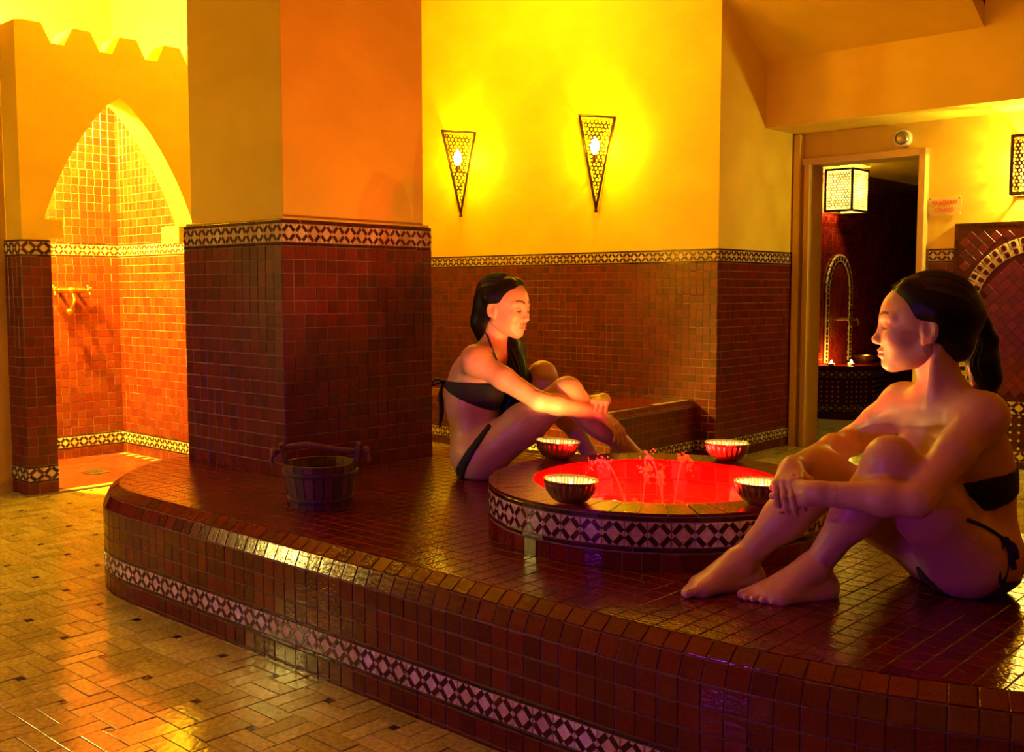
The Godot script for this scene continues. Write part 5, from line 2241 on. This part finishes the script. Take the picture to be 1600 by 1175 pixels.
func hair_cap(f: Field, h: Head) -> void:
	# follows the skull a little outside it, open over the face
	f.ell(h.p(-0.026, 0.038, 0), h.f, h.u, Vector3(0.102, 0.088, 0.083) * h.s, 0.02)
	f.ell(h.p(-0.060, 0.005, 0), h.f, h.u, Vector3(0.066, 0.080, 0.072) * h.s, 0.02)
	f.cap(h.p(0.030, 0.086, 0.030), h.p(-0.030, 0.030, 0.070), 0.022 * h.s, 0.020 * h.s, 0.02)
	f.cap(h.p(0.030, 0.086, -0.030), h.p(-0.030, 0.030, -0.070), 0.022 * h.s, 0.020 * h.s, 0.02)
	# hairline: cut clear of the forehead, temples and ears
	f.ell(h.p(0.098, -0.008, 0), h.f, h.u, Vector3(0.083, 0.092, 0.085) * h.s, 0.008, 1)
	for e in [-1.0, 1.0]:
		f.ell(h.p(0.010, -0.045, 0.085 * e), h.f, h.u, Vector3(0.052, 0.058, 0.034) * h.s, 0.008, 1)

func hair_combed(mb: MB, h: Head, to: Vector3, n: int) -> void:
	# strands that start along the hairline and run back over the crown
	for k in n:
		var a := -1.75 + 3.5 * (k + 0.5) / n + rng.randf_range(-0.03, 0.03)
		var el := 0.92 - 0.52 * absf(a) / 1.75
		var d0 := Vector3(cos(el) * cos(a), sin(el), cos(el) * sin(a)).normalized()
		var d1 := Vector3(-1.0, -0.15, 0.25 * sin(a)).normalized()
		var pts := []
		for j in 7:
			var d := d0.slerp(d1, j / 6.0)
			var r := Vector3(d.x * 0.1025 - 0.026, d.y * 0.0885 + 0.038, d.z * 0.0835)
			pts.append(h.p(r.x, r.y, r.z))
		pts.append(pts[6].lerp(to, 0.5))
		pts.append(to)
		ribbon(mb, pts, 0.0013)

# ---------------------------------------------------------------- the woman in front, hair tied back
func make_woman_ponytail() -> void:
	var root := thing("person", "seated woman in a black bandeau bikini with a ponytail, hands clasped round her shins", "person", px(1500, 938, 2.40))
	root.position.y = HP
	var rel := -root.position
	var fw := Vector3(-0.84, 0, 0.54).normalized()
	var lf := UP.cross(fw)              # her left, towards the camera
	var torso := Field.new()
	var pelvis := px(1504, 862, 2.46)
	var waist := px(1514, 795, 2.46)
	var chest := px(1492, 700, 2.44)
	var neck := px(1473, 612, 2.43)
	var shL := px(1536, 650, 2.32)
	var shR := px(1411, 632, 2.55)
	var spine := (neck - pelvis).normalized()
	torso.ell(pelvis, lf, UP, Vector3(0.150, 0.098, 0.105), 0.05)
	torso.ell(px(1505, 871, 2.39), fw, UP, Vector3(0.096, 0.088, 0.084), 0.05)
	torso.ell(px(1494, 868, 2.54), fw, UP, Vector3(0.096, 0.088, 0.084), 0.05)
	torso.ell(waist, lf, UP, Vector3(0.105, 0.105, 0.080), 0.06)
	torso.ell(px(1504, 745, 2.45), lf, UP, Vector3(0.112, 0.085, 0.084), 0.06)
	torso.ell(chest, lf, spine, Vector3(0.128, 0.118, 0.090), 0.06)
	torso.cap(shL - UP * 0.008, shR - UP * 0.008, 0.043, 0.043, 0.06)
	torso.cap(neck - spine * 0.02, shL + UP * 0.010, 0.040, 0.032, 0.05)
	torso.cap(neck - spine * 0.02, shR + UP * 0.010, 0.040, 0.032, 0.05)
	for e in [-1.0, 1.0]:
		torso.ell(chest + fw * 0.070 - UP * 0.022 + lf * (0.062 * e), fw, UP, Vector3(0.048, 0.052, 0.053), 0.035)
		# collar bones
		torso.cap(neck + fw * 0.050 - UP * 0.030 + lf * (0.016 * e), (shL if e > 0 else shR) + fw * 0.020 + UP * 0.018, 0.009, 0.009, 0.022)
	var body := Field.new()
	body.merge(torso)
	var h := Head.new()
	h.set_to(px(1440, 506, 2.42), Vector3(-0.955, -0.02, -0.28), Vector3(0.03, 1, 0.02), 0.97)
	body.cap(neck - spine * 0.02, h.p(-0.024, -0.052, 0), 0.049, 0.046, 0.03)
	body.cap(neck + fw * 0.045 - UP * 0.03, h.p(-0.028, -0.055, 0.052), 0.010, 0.012, 0.022)
	var hipL := px(1508, 868, 2.375)
	var hipR := px(1484, 870, 2.53)
	var kneeL := px(1392, 722, 2.27)
	var kneeR := px(1288, 740, 2.45)
	var ankL := px(1274, 886, 2.36)
	var ankR := px(1159, 877, 2.44)
	leg(body, hipL, kneeL, ankL)
	leg(body, hipR, kneeR, ankR)
	var elbL := px(1432, 782, 2.18)
	var wriL := px(1268, 770, 2.26)
	arm(body, shL, elbL, wriL)
	var elbR := px(1330, 690, 2.66)
	var wriR := px(1236, 733, 2.37)
	arm(body, shR, elbR, wriR)
	var mb := MB.new()
	mb.uses_col = true
	mb.col = SKIN
	body.keep_below(-UP, UP * (HP + 0.0016))
	skin(body, 0.0085, mb)
	var fp := FacePaint.new()
	fp.h = h
	fp.base = SKIN
	fp.lip = Color(0.42, 0.13, 0.11)
	fp.brow = Color(0.03, 0.02, 0.016)
	skin(head_field(h), 0.003, mb, fp)
	# the left hand lies round the far shin, the right hand grips the left wrist
	var hf := Field.new()
	forearm(hf, elbL, wriL)
	hand(hf, wriL, px(1218, 778, 2.31) - wriL, Vector3(0.0, 0.35, 0.9), Vector3(-0.1, 0.9, -0.3), [[0.4, 0.6, 0.4], [0.45, 0.6, 0.4], [0.5, 0.6, 0.4], [0.5, 0.6, 0.4]], 0.9, 0.5)
	skin(hf, 0.003, mb)
	hf = Field.new()
	forearm(hf, elbR, wriR)
	hand(hf, wriR, px(1224, 774, 2.245) - wriR, Vector3(-0.65, 0.25, 0.72), Vector3(0.9, 0.25, 0.3), [[0.5, 0.75, 0.45], [0.55, 0.8, 0.45], [0.6, 0.8, 0.45], [0.6, 0.85, 0.45]], 0.95, 0.55)
	skin(hf, 0.003, mb)
	hf = Field.new()
	hf.cap(kneeL.lerp(ankL, 0.62), ankL, 0.0399, 0.030, 0.02)
	foot(hf, ankL, ankL + Vector3(0.026, 0, -0.012), px(1158, 938, 2.335) - px(1283, 916, 2.395), Vector3(0, 0, -1), HP, 0.93)
	skin(hf, 0.0036, mb)
	hf = Field.new()
	hf.cap(kneeR.lerp(ankR, 0.62), ankR, 0.0399, 0.030, 0.02)
	foot(hf, ankR, ankR + Vector3(0.026, 0, -0.012), px(1048, 936, 2.36) - px(1166, 912, 2.44), Vector3(0, 0, 1), HP, 0.93)
	skin(hf, 0.0036, mb)
	for k in mb.p.size():
		mb.p[k] += rel
	obj("body", mb, mats.skin, root)
	# hair drawn back to a tie, ponytail falling behind the shoulder
	var hair := Field.new()
	hair_cap(hair, h)
	var tie := px(1508, 497, 2.47)
	hair.cap(h.p(-0.09, 0.02, 0.0), tie, 0.045, 0.016, 0.03)
	hair.cap(h.p(-0.08, -0.06, 0.0), h.p(-0.05, -0.02, 0.0), 0.030, 0.05, 0.03)
	hair.chain([tie, px(1530, 506, 2.49), px(1540, 530, 2.50), px(1536, 565, 2.50), px(1541, 595, 2.50), px(1546, 612, 2.50)], [0.016, 0.023, 0.025, 0.034, 0.033, 0.012], 0.02)
	var hb := MB.new()
	skin(hair, 0.0042, hb)
	for k in hb.p.size():
		hb.p[k] += rel
	var hn := obj("hair", hb, mats.hair, root)
	hb = MB.new()
	for k in 44:
		var a := rng.randf_range(-1, 1)
		var b := rng.randf_range(-1, 1)
		ribbon(hb, [tie, px(1529 + 6 * a, 505 + 5 * b, 2.49 - 0.02 * b), px(1540 + 14 * a, 534 - 4 * a, 2.50 - 0.026 * b), px(1537 + 22 * a, 568, 2.50 - 0.033 * b), px(1542 + 19 * a, 594, 2.50 - 0.03 * b), px(1546 + 10 * a, 614 + 7 * b, 2.50 - 0.01 * b)], 0.0017)
	hair_combed(hb, h, tie, 60)
	for k in 7:
		var a := rng.randf_range(-0.03, 0.045)
		ribbon(hb, [h.p(0.030, 0.100, a), h.p(0.052, 0.096 + rng.randf_range(-0.002, 0.006), a * 1.1), h.p(0.068, 0.088 + rng.randf_range(-0.012, 0.012), a * 1.2)], 0.0007)
	for k in hb.p.size():
		hb.p[k] += rel
	obj("hair_strands", hb, mats.hair_light, hn).set_meta("kind", "stuff")
	hb = MB.new()
	var dir := (px(1530, 506, 2.49) - px(1500, 494, 2.465)).normalized()
	hb.tube(PackedVector3Array([tie - dir * 0.008, tie + dir * 0.010]), 0.021, 14)
	for k in hb.p.size():
		hb.p[k] += rel
	obj("hair_tie", hb, mats.violet_band, hn)
	# bandeau
	var top := Field.new()
	top.merge(torso)
	top.grow = 0.0045
	var bk := px(1577, 704, 2.50)
	top.keep_below(UP + fw * 0.17, bk)
	top.keep_below(-(UP + fw * 0.36), px(1577, 735, 2.50))
	var tb := MB.new()
	skin(top, 0.0065, tb)
	for k in tb.p.size():
		tb.p[k] += rel
	obj("bandeau_top", tb, mats.black_cloth, root)
	# bottom: seat, hip strings and a bow
	var bot := Field.new()
	bot.merge(torso)
	bot.grow = 0.005
	bot.keep_below(-UP, UP * (HP + 0.0015))
	bot.keep_below(UP + fw * -0.1, Vector3(pelvis.x, HP + 0.045, pelvis.z))
	tb = MB.new()
	skin(bot, 0.0075, tb)
	var hipf := Field.new()
	hipf.merge(body)
	var on := []
	for q in [[1512, 812], [1530, 819], [1546, 827], [1560, 836], [1571, 845]]:
		on.append(touch(hipf, q[0], q[1], 0.002))
	ribbon(tb, on, 0.0042)
	var kn: Vector3 = on[4]
	var dn := EYE - kn
	dn = dn.normalized()
	var zz := -kn.z
	ribbon(tb, [kn, px(1584, 852, zz + 0.05), px(1590, 858, zz + 0.12)], 0.0042)
	ribbon(tb, [kn + dn * 0.004, px(1563, 862, zz - 0.012), px(1561, 890, zz - 0.02), px(1566, 922, zz - 0.02), px(1569, 950, zz - 0.01)], 0.0045)
	ribbon(tb, [kn + dn * 0.004, px(1577, 866, zz - 0.012), px(1573, 895, zz - 0.012), px(1569, 912, zz - 0.012), px(1574, 935, zz - 0.012), px(1587, 946, zz - 0.012), px(1573, 957, zz - 0.012)], 0.0035)
	ribbon(tb, [kn + dn * 0.004, px(1584, 852, zz - 0.01), px(1589, 872, zz - 0.01), px(1578, 862, zz - 0.01), kn + dn * 0.005], 0.0055)
	ribbon(tb, [kn + dn * 0.006, px(1578, 860, zz - 0.01), px(1585, 889, zz - 0.012)], 0.0065)
	tb.ball(kn + dn * 0.004, Vector3(0.011, 0.010, 0.010), 10, 8)
	for k in tb.p.size():
		tb.p[k] += rel
	obj("bikini_bottom", tb, mats.black_cloth, root)

func make_people() -> void:
	mats.skin = skin_material()
	mats.violet_band = mat(Color(0.30, 0.16, 0.62), 0.6)
	make_woman_loose_hair()
	make_woman_ponytail()

# ---------------------------------------------------------------- light levels
const LAMP_C := Color(1.0, 0.83, 0.05)
const SCONCE_E := 1.75
const CEILING_E := 1.9
const RIGHT_E := 2.8
const HOT_E := 0.8
const SHOWER_E := 42.0
const LEFT_E := 4.4
const CANDLE_E := 0.37
const RED_E := 1.5
const VIOLET_E := 2.1
const VIOLET_C := Color(0.68, 0.16, 0.95)

func glow(c: Color, e: float) -> StandardMaterial3D:
	var m := mat(Color(0.9, 0.85, 0.7), 0.4)
	m.emission_enabled = true
	m.emission = c
	m.emission_energy_multiplier = e
	return m

func _ready() -> void:
	rng.seed = 20240611
	var cam := Camera3D.new()
	cam.name = "camera"
	cam.fov = rad_to_deg(2.0 * atan(587.5 / FOCAL))
	cam.position = EYE
	cam.rotation.x = -PITCH
	cam.near = 0.02
	cam.far = 60.0
	add_child(cam)
	var we := WorldEnvironment.new()
	we.name = "environment"
	var env := Environment.new()
	env.background_mode = Environment.BG_COLOR
	env.background_color = Color.BLACK
	env.tonemap_mode = Environment.TONE_MAPPER_LINEAR
	env.tonemap_exposure = 1.06
	env.sdfgi_enabled = true
	env.ssao_enabled = true
	env.ssil_enabled = true
	we.environment = env
	add_child(we)
	make_materials()
	mats.flame = glow(Color(1, 0.85, 0.4), 14.0)
	mats.bulb = glow(Color(1, 0.90, 0.55), 12.0)
	mats.red_glow = glow(Color(1, 0.06, 0.03), 3.0)
	mats.violet_glow = glow(Color(0.55, 0.2, 1.0), 3.0)
	mats.parchment = mat(Color(0.95, 0.86, 0.62), 0.9)
	mats.parchment.backlight_enabled = true
	mats.parchment.backlight = Color(1.0, 0.93, 0.7)
	mats.steel = mat(Color(0.6, 0.58, 0.55), 0.3, 1.0)
	mats.silver = mat(Color(0.78, 0.76, 0.72), 0.22, 1.0)
	mats.wax = mat(Color(0.92, 0.88, 0.78), 0.5)
	mats.black_metal = mat(Color(0.05, 0.05, 0.05), 0.5)
	mats.rope = tri_mat(Color(0.42, 0.28, 0.16), 0.85, null, 1.0)
	mats.bucket_water = mat(Color(0.02, 0.018, 0.02), 0.06)
	mats.red_print = mat(Color(0.85, 0.16, 0.10), 0.5)
	mats.plate = mat(Color(0.95, 0.9, 0.75, 0.15), 0.1)
	mats.plate.transparency = BaseMaterial3D.TRANSPARENCY_ALPHA
	mats.water = mat(Color(0.9, 0.9, 0.95, 0.06), 0.03)
	mats.water.transparency = BaseMaterial3D.TRANSPARENCY_ALPHA
	mats.spray = mat(Color(0.95, 0.92, 0.9, 0.25), 0.08)
	mats.spray.transparency = BaseMaterial3D.TRANSPARENCY_ALPHA
	make_room()
	make_pillar()
	make_shower()
	make_platform()
	make_bench()
	make_hot_room()
	make_fountain()
	make_bowls()
	make_bucket()
	make_lamps()
	make_signs()
	make_people()
